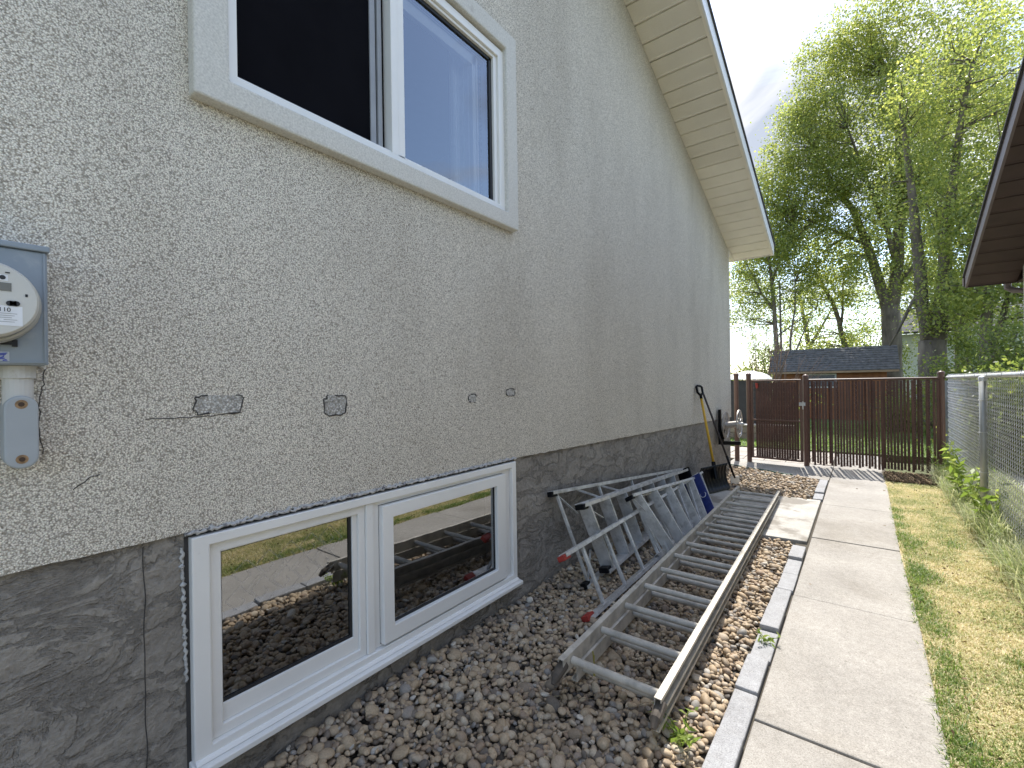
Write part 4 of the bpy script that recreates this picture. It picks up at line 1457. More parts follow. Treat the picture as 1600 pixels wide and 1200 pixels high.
# ================================================================== CHAIN LINK FENCE
cf = thing("chain_link_fence", "bare galvanised chain link fence along the grass strip", "fence", (0.9, 5.6, 0))
XC = 0.905
MB().tube([(XC, 2.6, 1.350), (XC, YF, 1.335)], 0.0185, 12).build("top_rail", M_galv, cf, smooth=True)
for yy in (5.98, 2.9):
    p = MB().tube([(XC - 0.02, yy, -0.05), (XC - 0.02, yy, 1.33)], 0.027, 16).build("post", pmat("post_steel%d" % int(yy), (0.42, 0.43, 0.41), 0.5, 0.55, var=0.15), cf, smooth=True)
    MB().lathe((XC - 0.02, yy, 1.29), (0, 0, 1), [(0, 0.030), (0.035, 0.031), (0.045, 0.024), (0.05, 0.0)], 14).build("cap", M_galv, p, smooth=True)
m = MB()
zigzag(m, 3.3, YF - 0.02, 0.03, 1.375, 0.0320, 0.0021, lambda u, z: (XC + (0.0045 if (int(round(u / 0.032)) % 2) else -0.0045) - 0.0, u, z), 3)
tag(m.build("wire_mesh", M_galv, cf), kind="stuff")
m = MB()
for z in (0.45, 0.82, 1.12):
    m.tube([(XC - 0.02 + 0.030 * math.cos(t), 5.98 + 0.030 * math.sin(t), z) for t in np.linspace(0, 2 * math.pi, 15)], 0.0025, 5)
for k in range(9):
    yy = 3.62 + k * 0.55
    m.tube([(XC + 0.021 * math.cos(t), yy + 0.008 * math.sin(t), 1.345 + 0.021 * math.sin(t)) for t in np.linspace(0, 2 * math.pi, 11)], 0.0022, 5)
m.build("tie", M_galv, cf)

# boards leaning behind the chain link, by its far end
bf = thing("board_fence", "weathered blue grey upright boards seen through the far end of the chain link", "fence", (1.4, 9.3, 0))
src = None
for i in range(3):
    if src is None:
        src = MB().box(0.95, 1.085, 9.30, 9.32, 0.0, 1.28).build("board", M_board, bf, bevel=0.003)
    else:
        copy_part(src, bf, (i * 0.142, 0, random.uniform(-0.02, 0.0)))
MB().box(0.95, 1.37, 9.3205, 9.36, 0.35, 0.44).box(0.95, 1.37, 9.3205, 9.36, 0.95, 1.04).build("rail", M_board, bf)

# ================================================================== BACK YARD THINGS
rw = thing("retaining_wall", "low tan block wall holding up the back lawn beyond the gate", "wall", (-2.0, 11.3, 0))
src = None
for j in range(2):
    for i in range(10):
        x0 = -4.6 + i * 0.33 + j * 0.16
        if src is None:
            src = MB().box(x0, x0 + 0.32, 11.2, 11.42, 0.0, 0.15).build("block", M_block, rw, bevel=0.012)
            s0 = (x0, 0.0)
        else:
            copy_part(src, rw, (x0 - s0[0], random.uniform(-0.01, 0.01), j * 0.155))
MB().box(-4.6, -1.15, 11.18, 11.45, 0.311, 0.36).build("coping", M_patio, rw, bevel=0.01)

sh = thing("shed", "low orange brown garden shed with dark shingled roof behind the fence", "shed", (-0.8, 19, 0))
m = MB()
m.box(-2.42, 0.62, 18.2, 20.3, 0.0, 1.62)
m.build("wall", M_shedwall, sh)
m = MB()
for i in range(16):
    m.box(-2.41 + i * 0.19, -2.40 + i * 0.19 + 0.004, 18.185, 18.199, 0.0, 1.60)
m.build("board_batten", M_shedwall, sh)
m = MB()
for k in range(10):         # shingle courses stepping up the near slope
    t0, t1 = k / 10, (k + 1) / 10
    y0, y1 = 17.95 + 1.25 * t0, 17.95 + 1.25 * t1
    z0, z1 = 1.60 + 0.80 * t0, 1.60 + 0.80 * t1
    m.hexa([(-2.58, y0, z0), (0.92, y0, z0), (0.92, y1, z1 - 0.02), (-2.58, y1, z1 - 0.02), (-2.58, y0, z0 + 0.03), (0.92, y0, z0 + 0.03), (0.92, y1, z1 + 0.005), (-2.58, y1, z1 + 0.005)])
m.hexa([(-2.58, 19.2, 2.38), (0.92, 19.2, 2.38), (0.92, 20.55, 1.55), (-2.58, 20.55, 1.55), (-2.58, 19.2, 2.41), (0.92, 19.2, 2.41), (0.92, 20.55, 1.58), (-2.58, 20.55, 1.58)])
m.build("roof", M_shedroof, sh)
MB().box(-2.58, 0.90, 17.955, 17.975, 1.535, 1.598).build("fascia", pmat("tan_fascia", (0.36, 0.24, 0.15), 0.7), sh)
wn = MB().ring(0, 0.9, 1.05, 1.52, 0.05, 0.05, 0.05, 0.05, 0.0, -0.03).build("window", M_siding, sh)
wn.rotation_euler = (0, 0, R(-90))
wn.location = Vector((-1.55, 18.17, 0)) - off(sh) + Vector((0, 0, 0))
for v in wn.data.vertices:          # the ring was built around the shed's own base
    v.co += off(sh)
MB().box(-1.5, -0.7, 18.150, 18.184, 1.1, 1.47).build("window_pane", pmat("dull_glass", (0.12, 0.13, 0.15), 0.2), sh)

wh = thing("house", "pale sided house glimpsed far behind between shed and tree trunks", "house", (2.6, 31, 0))
m = MB()
for k in range(22):
    z = 0.0 + k * 0.16
    m.hexa([(1.2, 30.0, z), (6.2, 30.0, z), (6.2, 36, z), (1.2, 36, z), (1.2, 30.02, z + 0.155), (6.2, 30.02, z + 0.155), (6.2, 36, z + 0.155), (1.2, 36, z + 0.155)])
m.build("siding", M_siding, wh)
m = MB()
m.hexa([(0.9, 29.6, 3.5), (6.5, 29.6, 3.5), (6.5, 33, 5.0), (0.9, 33, 5.0), (0.9, 29.6, 3.6), (6.5, 29.6, 3.6), (6.5, 33, 5.1), (0.9, 33, 5.1)])
m.build("roof", M_shingle, wh)
MB().box(2.3, 2.7, 29.97, 29.999, 1.0, 2.2).build("window", M_gasket, wh)

tp_ = thing("covered_pile", "low flat topped heap under a white sheet just beyond the gate", "covered heap", (-1.8, 11.9, 0))
m = MB()
nx, ny = 16, 8
for i in range(nx + 1):
    for j in range(ny + 1):
        u, v = i / nx, j / ny
        zz = 1.44 + 0.12 * math.sin(math.pi * u) * math.sin(math.pi * v) + 0.02 * mnoise.noise(Vector((u * 6, v * 6, 1)))
        if i in (0, nx) or j in (0, ny): zz = 1.36
        m.v.append((-2.55 + 0.85 * u, 11.6 + 0.9 * v, zz))
for i in range(nx):
    for j in range(ny):
        a = i * (ny + 1) + j
        m.f.append((a, a + ny + 1, a + ny + 2, a + 1))
m.build("sheet", M_tarp, tp_, smooth=True)
MB().box(-2.50, -1.75, 11.65, 12.45, 0.0, 1.34).build("crate_stack", pmat("dark_crates", (0.05, 0.05, 0.05), 0.9), tp_)

hs_ = MB().tube([(-1.66 + 0.055 * k, 7.76 - 0.0245 * k + 0.02 * math.sin(k * 0.8), 0.012) for k in range(17)], 0.009, 8).build("garden_hose", M_hose, base=(-1.2, 7.6, 0), smooth=True)
tag(hs_, "thin green garden hose lying on the slab edge below the gate", "hose")

# ================================================================== GRAVEL
def ico(sub):
    bm = bmesh.new()
    bmesh.ops.create_icosphere(bm, subdivisions=sub, radius=1.0)
    v = np.array([x.co[:] for x in bm.verts], dtype=np.float32)
    f = np.array([[q.index for q in x.verts] for x in bm.faces], dtype=np.int32)
    bm.free()
    return v, f


def pebbles(centres, sizes, sub):
    v0, f0 = ico(sub)
    n = len(centres)
    # random rotation (mostly about z, small tilt)
    yaw = rng.uniform(0, 2 * np.pi, n)
    tx = rng.normal(0, 0.30, n)
    ty = rng.normal(0, 0.30, n)
    sc_ = np.stack([sizes, sizes * rng.uniform(0.62, 0.95, n), sizes * rng.uniform(0.42, 0.72, n)], 1)
    ph = rng.uniform(0, 2 * np.pi, (n, 3))
    am = rng.uniform(0.03, 0.16, (n, 3))
    V = v0[None] * np.ones((n, 1, 1), dtype=np.float32)
    lump = 1 + am[:, None, 0] * np.sin(2.1 * v0[None, :, 0] + ph[:, None, 0]) + am[:, None, 1] * np.sin(2.6 * v0[None, :, 1] + ph[:, None, 1]) + am[:, None, 2] * np.sin(2.3 * v0[None, :, 2] + 1.7 * v0[None, :, 0] + ph[:, None, 2])
    V = V * lump[..., None] * sc_[:, None, :]
    cx, sx = np.cos(tx)[:, None], np.sin(tx)[:, None]
    y_, z_ = V[..., 1] * cx - V[..., 2] * sx, V[..., 1] * sx + V[..., 2] * cx
    cy, sy = np.cos(ty)[:, None], np.sin(ty)[:, None]
    x_, z2 = V[..., 0] * cy + z_ * sy, -V[..., 0] * sy + z_ * cy
    cz, sz = np.cos(yaw)[:, None], np.sin(yaw)[:, None]
    X = x_ * cz - y_ * sz
    Y = x_ * sz + y_ * cz
    V = np.stack([X, Y, z2], -1) + centres[:, None, :]
    F = f0[None] + (np.arange(n) * len(v0))[:, None, None]
    return V.reshape(-1, 3), F.reshape(-1, 3)


def bed(x0, x1, y0, y1, pitch, near):
    gx = np.arange(x0, x1, pitch)
    gy = np.arange(y0, y1, pitch)
    X, Y = np.meshgrid(gx, gy)
    c = np.stack([X.ravel(), Y.ravel()], 1)
    out_c, out_s = [], []
    for layer in range(2):
        p = c + rng.uniform(-0.5, 0.5, c.shape) * pitch
        if layer: p = p[rng.random(len(p)) < 0.75]
        s = np.exp(rng.normal(np.log(0.0136), 0.34, len(p))).clip(0.007, 0.031)
        keep = (p[:, 0] + s < x1 + 0.012) & (p[:, 0] - s * 0.5 > x0 - 0.01)
        p, s = p[keep], s[keep]
        hump = 0.028 * np.clip((-1.05 - p[:, 0]) / 0.6, 0, 1) + 0.010 * np.sin(p[:, 0] * 5.1 + 1) * np.sin(p[:, 1] * 3.7)
        z = -0.022 + layer * 0.016 + s * 0.30 + hump + rng.normal(0, 0.004, len(p))
        z -= 0.014 * np.clip((p[:, 0] + 0.52) / 0.07, 0, 1)
        out_c.append(np.column_stack([p, z]))
        out_s.append(s)
    return np.concatenate(out_c), np.concatenate(out_s)


c, s = bed(-1.665, -0.458, -0.6, 4.33, 0.0238, True)
near = (c[:, 1] < 2.05) & (c[:, 1] > 0.8)
v1, f1 = pebbles(c[near], s[near], 3)
v2, f2 = pebbles(c[~near], s[~near], 2)
V = np.concatenate([v1, v2])
F = np.concatenate([f1, f2 + len(v1)])
tag(np_mesh("gravel", V, F, M_pebble, smooth=True), "rounded tan and grey river stones filling the bed along the foundation", "gravel", kind="stuff")
c, s = bed(-1.665, -0.458, 5.99, 7.58, 0.036, False)
c[:, 1] -= 0.0
v2, f2 = pebbles(c, s * 1.1, 2)
keepz = c[:, 1] < 7.35 + (-0.45 - c[:, 0]) * 0.26
v2 = v2.reshape(len(c), -1, 3)[keepz].reshape(-1, 3)
f2 = (f2.reshape(len(c), -1, 3)[:keepz.sum()]).reshape(-1, 3)
tag(np_mesh("gravel", v2, f2, M_pebble, smooth=True), "sunlit tan river stones in the small bed below the gate", "gravel", kind="stuff")

# ================================================================== GRASS
def leaf_cloud(centres, size, aspect=0.62, droop=0.25):
    n = len(centres)
    d = rng.normal(0, 1, (n, 3))
    d[:, 2] -= droop
    d /= np.linalg.norm(d, axis=1)[:, None]
    r = rng.normal(0, 1, (n, 3))
    r -= d * (r * d).sum(1)[:, None]
    r /= np.linalg.norm(r, axis=1)[:, None]
    nn = np.cross(d, r)
    s = size * rng.uniform(0.65, 1.25, n)[:, None]
    a = centres
    b = centres + d * s * 0.45 + r * s * aspect * 0.5 + nn * s * 0.06
    c = centres + d * s
    e = centres + d * s * 0.45 - r * s * aspect * 0.5 + nn * s * 0.06
    V = np.stack([a, b, c, e], 1).reshape(-1, 3)
    F = np.arange(n * 4, dtype=np.int32).reshape(n, 4)
    return V, F


def blades(px, py, ln, lean, wid, pz=0.0, droop=0.35):
    n = len(px)
    a = rng.uniform(0, 2 * np.pi, n)
    dx, dy = np.cos(a), np.sin(a)
    wx, wy = -dy * wid, dx * wid
    h1 = ln * 0.55
    l1 = lean * ln * 0.45
    l2 = lean * ln
    h2 = ln * (1 - droop * lean)
    z = np.full(n, pz) if np.isscalar(pz) else pz
    A = np.stack([px - wx, py - wy, z], 1)
    B = np.stack([px + wx, py + wy, z], 1)
    Cc = np.stack([px + dx * l1 + wx * 0.8, py + dy * l1 + wy * 0.8, z + h1], 1)
    D = np.stack([px + dx * l1 - wx * 0.8, py + dy * l1 - wy * 0.8, z + h1], 1)
    E = np.stack([px + dx * l2, py + dy * l2, z + h2], 1)
    V = np.stack([A, B, Cc, D, E], 1).reshape(-1, 3)
    b = (np.arange(n) * 5)[:, None]
    F = np.concatenate([b + np.array([[0, 1, 2]]), b + np.array([[0, 2, 3]]), b + np.array([[3, 2, 4]])])
    return V, F


n = 118000
px = rng.uniform(0.215, 0.93, n)
py = np.concatenate([1.2 + (8.1 - 1.2) * rng.random(95000) ** 1.25, rng.uniform(-1.9, 1.2, 23000)])
edge = 0.228 + 0.022 * np.array([mnoise.noise(Vector((0, q * 5.0, 0))) for q in py])
k = px > edge
px, py = px[k], py[k]
n = len(px)
ln = rng.uniform(0.012, 0.034, n)
V, F = blades(px, py, ln, rng.uniform(0.5, 1.5, n), 0.0014 + 0.0008 * rng.random(n), -0.012, 0.45)
gv = (V, F)
n = 260
px, py = rng.uniform(0.24, 0.88, n), rng.uniform(1.3, 7.6, n)
V, F = leaf_cloud(np.column_stack([px, py, np.full(n, 0.010)]), 0.022, 0.5, 0.0)
V[:, 2] = np.clip(V[:, 2], 0.004, 0.022)
tag(np_mesh("leaf_litter", V, F, M_dryleaf), "scattered small dead leaves and twigs lying in the dry lawn strip", "litter", kind="stuff")
V, F = gv
tag(np_mesh("grass", V, F, M_grass), "dry yellow lawn strip with green tufts beside the path", "grass", kind="stuff")
# greener clumps hugging the path edge
cl = [(0.25 + 0.05 * rng.random(), yy) for yy in (1.95, 2.2, 2.35, 2.75, 2.95, 3.25, 3.6, 3.75, 4.0, 4.15, 4.3, 4.75, 4.95, 5.1, 6.0)] + [(0.42, 2.2), (0.5, 2.05), (0.6, 3.1), (0.36, 4.1), (0.55, 5.0), (0.34, 4.9), (0.30, 4.2), (0.29, 2.1), (0.31, 2.25), (0.27, 1.7), (0.30, 1.45), (0.26, 1.2), (0.28, 0.9), (0.25, 0.5), (0.30, 0.2), (0.27, -0.2), (0.26, 2.55), (0.25, 3.45), (0.26, 5.4), (0.25, 5.7)]
PX_, PY_ = [], []
for (a, b2) in cl:
    k = 240
    PX_.append(rng.normal(a, 0.035, k))
    PY_.append(rng.normal(b2, 0.07, k))
px, py = np.concatenate(PX_), np.concatenate(PY_)
kk = px > 0.208 + 0.012 * rng.random(len(px))
px, py = px[kk], py[kk]
n = len(px)
V, F = blades(px, py, rng.uniform(0.015, 0.045, n), rng.uniform(0.3, 1.3, n), np.full(n, 0.0020), -0.010, 0.35)
tag(np_mesh("grass", V, F, M_weed), "green grass tufts creeping over the concrete path edge", "grass", kind="stuff")
# tall grass at the fence foot
n = 9000
py = rng.uniform(3.4, 8.3, n)
px = 0.885 + rng.normal(0, 0.055, n) - 0.03
dens = np.array([0.5 + 0.5 * mnoise.noise(Vector((1.3, q * 1.6, 4))) for q in py])
kk = (rng.random(n) < 0.25 + dens) & (px > 0.70)
px, py = px[kk], py[kk]
n = len(px)
V, F = blades(px, py, rng.uniform(0.06, 0.34, n) * (0.5 + 0.8 * dens[kk]), rng.uniform(0.2, 1.1, n), 0.0022 + 0.002 * rng.random(n), -0.01, 0.45)
tag(np_mesh("tall_grass", V, F, M_tallgrass), "long pale grass growing along the foot of the chain link fence", "grass", kind="stuff")
# grass beyond the chain link
n = 9000
py = rng.uniform(4.6, 9.0, n)
px = rng.uniform(0.95, 1.4, n)
V, F = blades(px, py, rng.uniform(0.05, 0.22, n), rng.uniform(0.3, 1.2, n), np.full(n, 0.0028), 0.0, 0.4)
tag(np_mesh("tall_grass", V, F, M_tallgrass), "thin pale grass in the gravel beyond the chain link fence", "grass", kind="stuff")
# litter under the slatted fence
n = 2600
px = rng.uniform(0.24, 0.86, n)
py = rng.uniform(7.62, 8.34, n)
V, F = blades(px, py, rng.uniform(0.02, 0.06, n), rng.uniform(0.8, 2.0, n), np.full(n, 0.006), -0.005, 0.45)
tag(np_mesh("leaf_litter", V, F, M_dryleaf), "brown leaf litter and weeds at the foot of the slatted fence", "litter", kind="stuff")
# lawn blades beyond the patio
n = 30000
px = rng.uniform(-4.0, 4.0, n)
py = rng.uniform(10.1, 16.5, n)
V, F = blades(px, py, rng.uniform(0.03, 0.08, n), rng.uniform(0.3, 1.2, n), np.full(n, 0.005), 0.02, 0.4)
tag(np_mesh("back_grass", V, F, M_weed), "green back lawn behind the slatted fence", "grass", kind="stuff")
# straw stems lying on the gravel
m = MB()
for k in range(60):
    a = rng.uniform(0, math.pi)
    x, y = rng.uniform(-1.5, -0.5), rng.uniform(1.3, 4.0)
    ll = rng.uniform(0.03, 0.11)
    m.tube([(x, y, 0.022), (x + math.cos(a) * ll * 0.5, y + math.sin(a) * ll * 0.5, 0.034), (x + math.cos(a + 0.3) * ll, y + math.sin(a + 0.3) * ll, 0.022)], 0.0011, 3)
tag(m.build("straw", M_straw), "dry straw stems scattered over the river stones", "litter", kind="stuff")


def weed(loc, h, n_st, label, spread=0.1, leaf=0.06):
    t = thing("weed", label, "weed", loc)
    m = MB()
    L_ = []
    for s in range(n_st):
        a = rng.uniform(0, 2 * math.pi)
        hh = h * rng.uniform(0.6, 1.0)
        pts = [Vector(loc) + Vector((math.cos(a) * spread * f ** 1.5 + 0.01 * math.sin(9 * f + s), math.sin(a) * spread * f ** 1.5, hh * f)) for f in np.linspace(0, 1, 7)]
        m.tube(pts, [0.004 * (1.2 - f) for f in np.linspace(0, 1, 7)], 5)
        for f in np.linspace(0.2, 1.0, max(6, int(hh * 34))):
            i = min(5, int(f * 6))
            p = pts[i].lerp(pts[i + 1], f * 6 - i)
            for q in range(2):
                L_.append(p + Vector((rng.normal(0, 0.006), rng.normal(0, 0.006), 0)))
    m.build("stem", M_weedtall, t)
    V, F = leaf_cloud(np.array([v[:] for v in L_]), leaf, 0.34, 0.15)
    np_mesh("leaves", V, F, M_weedtall, t)
    return t


weed((0.83, 6.75, 0.0), 0.78, 3, "tall bright green weed left of the galvanised fence post", 0.12, 0.10)
weed((0.84, 6.35, 0.0), 0.50, 4, "bushy green weed at the foot of the galvanised fence post", 0.14, 0.09)
weed((0.86, 5.45, 0.0), 0.50, 4, "leafy weed just right of the galvanised fence post", 0.16, 0.09)
weed((0.84, 8.05, 0.0), 0.45, 4, "dark leafy weed in the corner where the two fences meet", 0.18, 0.08)
weed((-0.555, 1.70, 0.01), 0.075, 5, "small green weed sprouting beside the near end of the extension ladder", 0.09, 0.045)
weed((-0.40, 2.60, 0.012), 0.035, 3, "tiny weed growing out of the paver joint", 0.05, 0.03)

for k, (x, y, w_) in enumerate(((-0.20, 7.0, "on the far path slab, nearest its gravel side"), (-0.05, 6.85, "in the middle of the far path slab"), (0.18, 6.9, "at the lawn edge of the far path slab"),
        (-0.25, 5.9, "beside the wet concrete pad"), (0.16, 5.3, "at the lawn edge level with the concrete pad"), (-0.29, 3.5, "beside the paver edging just past a joint"),
        (0.13, 3.6, "on the lawn side just past the second joint"), (0.05, 4.4, "near the middle of the path before the third joint"))):
    V, F = leaf_cloud(np.array([[x, y, 0.008]]), 0.035, 0.45, -0.0)
    V[:, 2] = np.clip(V[:, 2], 0.004, 0.016)
    tag(np_mesh("dead_leaf", V, F, M_dryleaf, base=(x, y, 0)), "small dead leaf " + w_, "leaf", "dead leaves on the path")

# ================================================================== TREES
def tree(name, label, limbs, blobs, leaf, nleaf_clump, base, group="trees behind the shed", mat=M_leaf, clump_r=0.42, wood=M_bark, twigs=True):
    """limbs: list of (points, r0, r1); blobs: (centre, radii, number of clumps)"""
    t = thing(name, label, "tree" if "shrub" not in name else "shrub", base, group)
    m = MB()
    nodes = []
    for pts, r0, r1 in limbs:
        # smooth polyline with slight wander
        P_ = [Vector(p) for p in pts]
        fine = []
        for a, b2 in zip(P_[:-1], P_[1:]):
            k = max(2, int((b2 - a).length / 0.5))
            for i in range(k):
                q = a.lerp(b2, i / k)
                j = 0.05 * min(1, (b2 - a).length)
                fine.append(q + Vector((j * mnoise.noise(q * 1.3), j * mnoise.noise(q * 1.3 + Vector((5, 5, 5))), 0)))
        fine.append(P_[-1])
        rr = [r0 + (r1 - r0) * i / (len(fine) - 1) for i in range(len(fine))]
        m.tube(fine, rr, 9 if r0 > 0.08 else 6)
        nodes += [(p[0], p[1], p[2]) for p in fine[len(fine) // 3:]]
    nodes = np.array(nodes)
    allc = []
    for (cc, rad, nc) in blobs:
        d = rng.normal(0, 1, (nc, 3))
        d /= np.linalg.norm(d, axis=1)[:, None]
        q = rng.random(nc) ** 0.40
        allc.append(np.array(cc) + d * q[:, None] * np.array(rad))
    cl = np.concatenate(allc)
    if twigs:
        for c in cl[:: 3]:
            dd = np.linalg.norm(nodes - c, axis=1)
            i = int(np.argmin(dd + 0.4 * np.maximum(0, nodes[:, 2] - c[2])))
            a, b2 = Vector(nodes[i]), Vector(c)
            if (a - b2).length > 2.2: continue
            mid = a.lerp(b2, 0.5) + Vector((rng.normal(0, .12), rng.normal(0, .12), 0.15 * (a - b2).length * 0.5))
            m.tube([a, mid, b2], [0.022, 0.014, 0.005], 4, cap=False)
    m.build("trunk", wood, t, smooth=True)
    k = rng.integers(int(nleaf_clump * 0.5), int(nleaf_clump * 1.5), len(cl))
    rep = np.repeat(cl, k, axis=0)
    crs = np.repeat(rng.uniform(0.6, 1.35, len(cl)) * clump_r, k)
    p = rep + rng.normal(0, 1, rep.shape) * crs[:, None] * np.array([0.55, 0.55, 0.50])
    V, F = leaf_cloud(p, leaf, 0.66, 0.45)
    np_mesh("crown", V, F, mat, t)
    return t


# forked tree behind the shed
tree("tree", "tall forked tree rising right behind the shed roof",
     [([(0.83, 21, -0.1), (0.84, 21, 2.5), (0.83, 21, 3.9)], 0.34, 0.27),
      ([(0.78, 21, 3.7), (0.34, 21, 5.76), (-0.14, 21, 7.5), (-0.8, 21.2, 8.7), (-1.3, 21.2, 10.2)], 0.19, 0.05),
      ([(0.88, 21, 3.7), (1.06, 21, 5.63), (1.14, 21, 7.9), (1.15, 21, 10.1), (0.95, 21.3, 12.2)], 0.21, 0.05),
      ([(1.05, 21, 5.2), (0.76, 20.8, 6.6), (0.16, 20.6, 8.6), (-0.3, 20.5, 10.4)], 0.10, 0.03),
      ([(1.13, 21, 7.2), (1.8, 21, 8.5), (2.37, 21, 9.7), (2.7, 21, 11.3)], 0.11, 0.03),
      ([(0.2, 21, 6.2), (-0.9, 20.8, 7.0), (-1.9, 20.6, 7.6)], 0.07, 0.02),
      ([(1.1, 21, 4.6), (1.5, 20.6, 5.3), (2.0, 20.3, 6.6)], 0.07, 0.02)],
     [((0.1, 21, 10.6), (2.7, 2.0, 2.6), 300), ((-1.7, 21, 9.6), (1.6, 1.4, 2.2), 120), ((-2.7, 20.6, 8.7), (0.8, 1.2, 1.5), 60), ((2.4, 21, 11.5), (1.9, 2.0, 2.3), 190),
      ((0.3, 20.6, 8.2), (2.3, 1.7, 1.4), 150), ((-1.4, 20.6, 6.8), (1.9, 1.5, 1.3), 95), ((1.9, 20.8, 7.6), (1.1, 1.4, 1.5), 70), ((-2.9, 20.8, 6.6), (0.9, 1.2, 1.0), 45),
      ((0.2, 20.6, 4.9), (1.5, 1.2, 1.0), 26), ((-0.6, 20.8, 13.4), (1.3, 1.2, 1.0), 50), ((1.2, 20.8, 14.2), (2.0, 1.5, 1.2), 90), ((-1.5, 21, 11.8), (1.1, 1.3, 1.2), 60), ((0.2, 21, 13.2), (1.2, 1.2, 0.9), 50), ((-2.2, 21, 7.6), (1.4, 1.2, 1.3), 70), ((1.5, 21.2, 5.6), (1.1, 1.0, 1.2), 40), ((0.4, 21.2, 6.6), (1.6, 1.0, 1.1), 60)],
     0.090, 76, (0.83, 21, 0))
# stout twin-stem tree to its right
tree("tree", "stout twin stemmed tree standing left of the neighbour's brown eave",
     [([(1.46, 16, -0.1), (1.46, 16, 2.3)], 0.34, 0.28),
      ([(1.40, 16, 2.1), (1.24, 16, 4.0), (1.19, 16, 5.0), (1.06, 16.2, 7.1), (0.9, 16.2, 8.6)], 0.17, 0.04),
      ([(1.55, 16, 2.1), (1.70, 16, 3.8), (1.71, 16, 5.0), (1.9, 16, 6.1), (2.04, 16.1, 7.6), (2.3, 16.1, 9.2)], 0.18, 0.04),
      ([(1.72, 16, 4.6), (2.2, 15.8, 5.5), (2.7, 15.6, 6.4)], 0.06, 0.02),
      ([(1.25, 16, 3.6), (0.6, 15.8, 2.2)], 0.05, 0.02),
      ([(1.7, 16, 3.3), (2.4, 15.6, 3.9), (3.0, 15.5, 4.2)], 0.05, 0.015)],
     [((2.2, 16, 8.4), (1.5, 1.4, 2.0), 85), ((1.4, 16, 6.0), (1.2, 1.2, 1.2), 42), ((2.5, 15.7, 5.4), (1.0, 1.1, 1.5), 60), ((1.1, 16, 8.4), (0.9, 1.0, 1.4), 36),
      ((1.9, 15.8, 3.4), (1.1, 0.9, 1.0), 52), ((3.0, 15.8, 7.2), (0.9, 1.2, 1.6), 50)],
     0.078, 66, (1.46, 16, 0))
tree("tree", "slim dark trunked tree seen below the neighbour's brown eave",
     [([(2.27, 15, -0.1), (2.31, 15, 2.6), (2.36, 15, 4.9)], 0.13, 0.08), ([(2.36, 15, 1.6), (2.55, 15, 2.6), (2.72, 15, 3.6), (2.85, 15, 5)], 0.07, 0.04)],
     [((2.6, 15, 4.8), (1.3, 1.0, 1.0), 85), ((2.4, 14.8, 3.2), (1.1, 0.9, 0.9), 62), ((3.4, 15, 3.6), (0.8, 1, 1.3), 50)], 0.085, 56, (2.27, 15, 0))
# thin stems left
tree("tree", "thin multi stemmed tree between the house eave and the shed",
     [([(-2.5, 20, -0.1), (-2.54, 20, 2.2), (-2.62, 20, 4.1), (-2.71, 20, 5.4), (-2.85, 20, 6.5)], 0.12, 0.04),
      ([(-2.40, 20, 0), (-2.40, 20, 2.2), (-2.44, 20, 5.1)], 0.06, 0.025),
      ([(-2.2, 20, 0), (-2.12, 20, 2.9), (-1.98, 20, 4.0), (-1.94, 20, 5.0)], 0.055, 0.02),
      ([(-2.62, 20, 4.0), (-3.05, 20, 4.7), (-3.59, 20, 6.0)], 0.06, 0.02), ([(-2.68, 20, 5.0), (-2.40, 20, 6.1)], 0.05, 0.02),
      ([(-2.56, 20, 3.0), (-1.9, 20, 3.5), (-1.3, 20, 3.9)], 0.03, 0.012), ([(-2.3, 20, 1.5), (-1.5, 20, 3.6)], 0.04, 0.015)],
     [((-2.9, 20, 5.8), (1.2, 1.2, 1.0), 58), ((-2.2, 20.2, 4.3), (1.3, 1.2, 1.0), 34), ((-3.7, 20, 4.6), (0.9, 1.1, 1.4), 42), ((-1.6, 20.2, 5.2), (0.9, 1.0, 0.8), 28)], 0.085, 66, (-2.5, 20, 0))
tree("tree", "leaning bare lower trunk with small crown above the middle of the shed roof",
     [([(-0.36, 22, -0.1), (-0.40, 22, 2.1), (-0.67, 22, 3.6), (-0.95, 22, 4.5), (-1.4, 22, 5.6)], 0.14, 0.05), ([(-0.6, 22, 3.3), (-0.55, 22, 4.6), (-0.5, 22, 5.4)], 0.05, 0.02)],
     [((-1.1, 22, 4.8), (1.1, 1, 0.9), 44), ((-0.4, 22, 5.4), (1.0, 1, 0.8), 30), ((-1.0, 22, 2.9), (1.3, 1.0, 0.5), 28)], 0.088, 64, (-0.36, 22, 0))
tree("tree", "broad leafy tree standing farthest back behind the twin stemmed trunk",
     [([(3.4, 27, -0.1), (3.4, 27, 3.0), (3.1, 27, 5.5), (2.6, 27, 8.0)], 0.3, 0.08), ([(3.4, 27, 3.0), (4.2, 27, 5.2), (4.6, 27, 7.4)], 0.16, 0.05), ([(3.2, 27, 4.5), (2.2, 27, 6.0)], 0.1, 0.03)],
     [((2.6, 27, 5.6), (2.0, 1.5, 2.4), 150), ((4.6, 27, 6.4), (1.8, 1.5, 2.8), 150), ((3.6, 27, 10.5), (2.6, 1.6, 3.0), 190), ((5.4, 27, 12.0), (2.0, 1.6, 4.0), 150)],
     0.105, 60, (3.4, 27, 0))
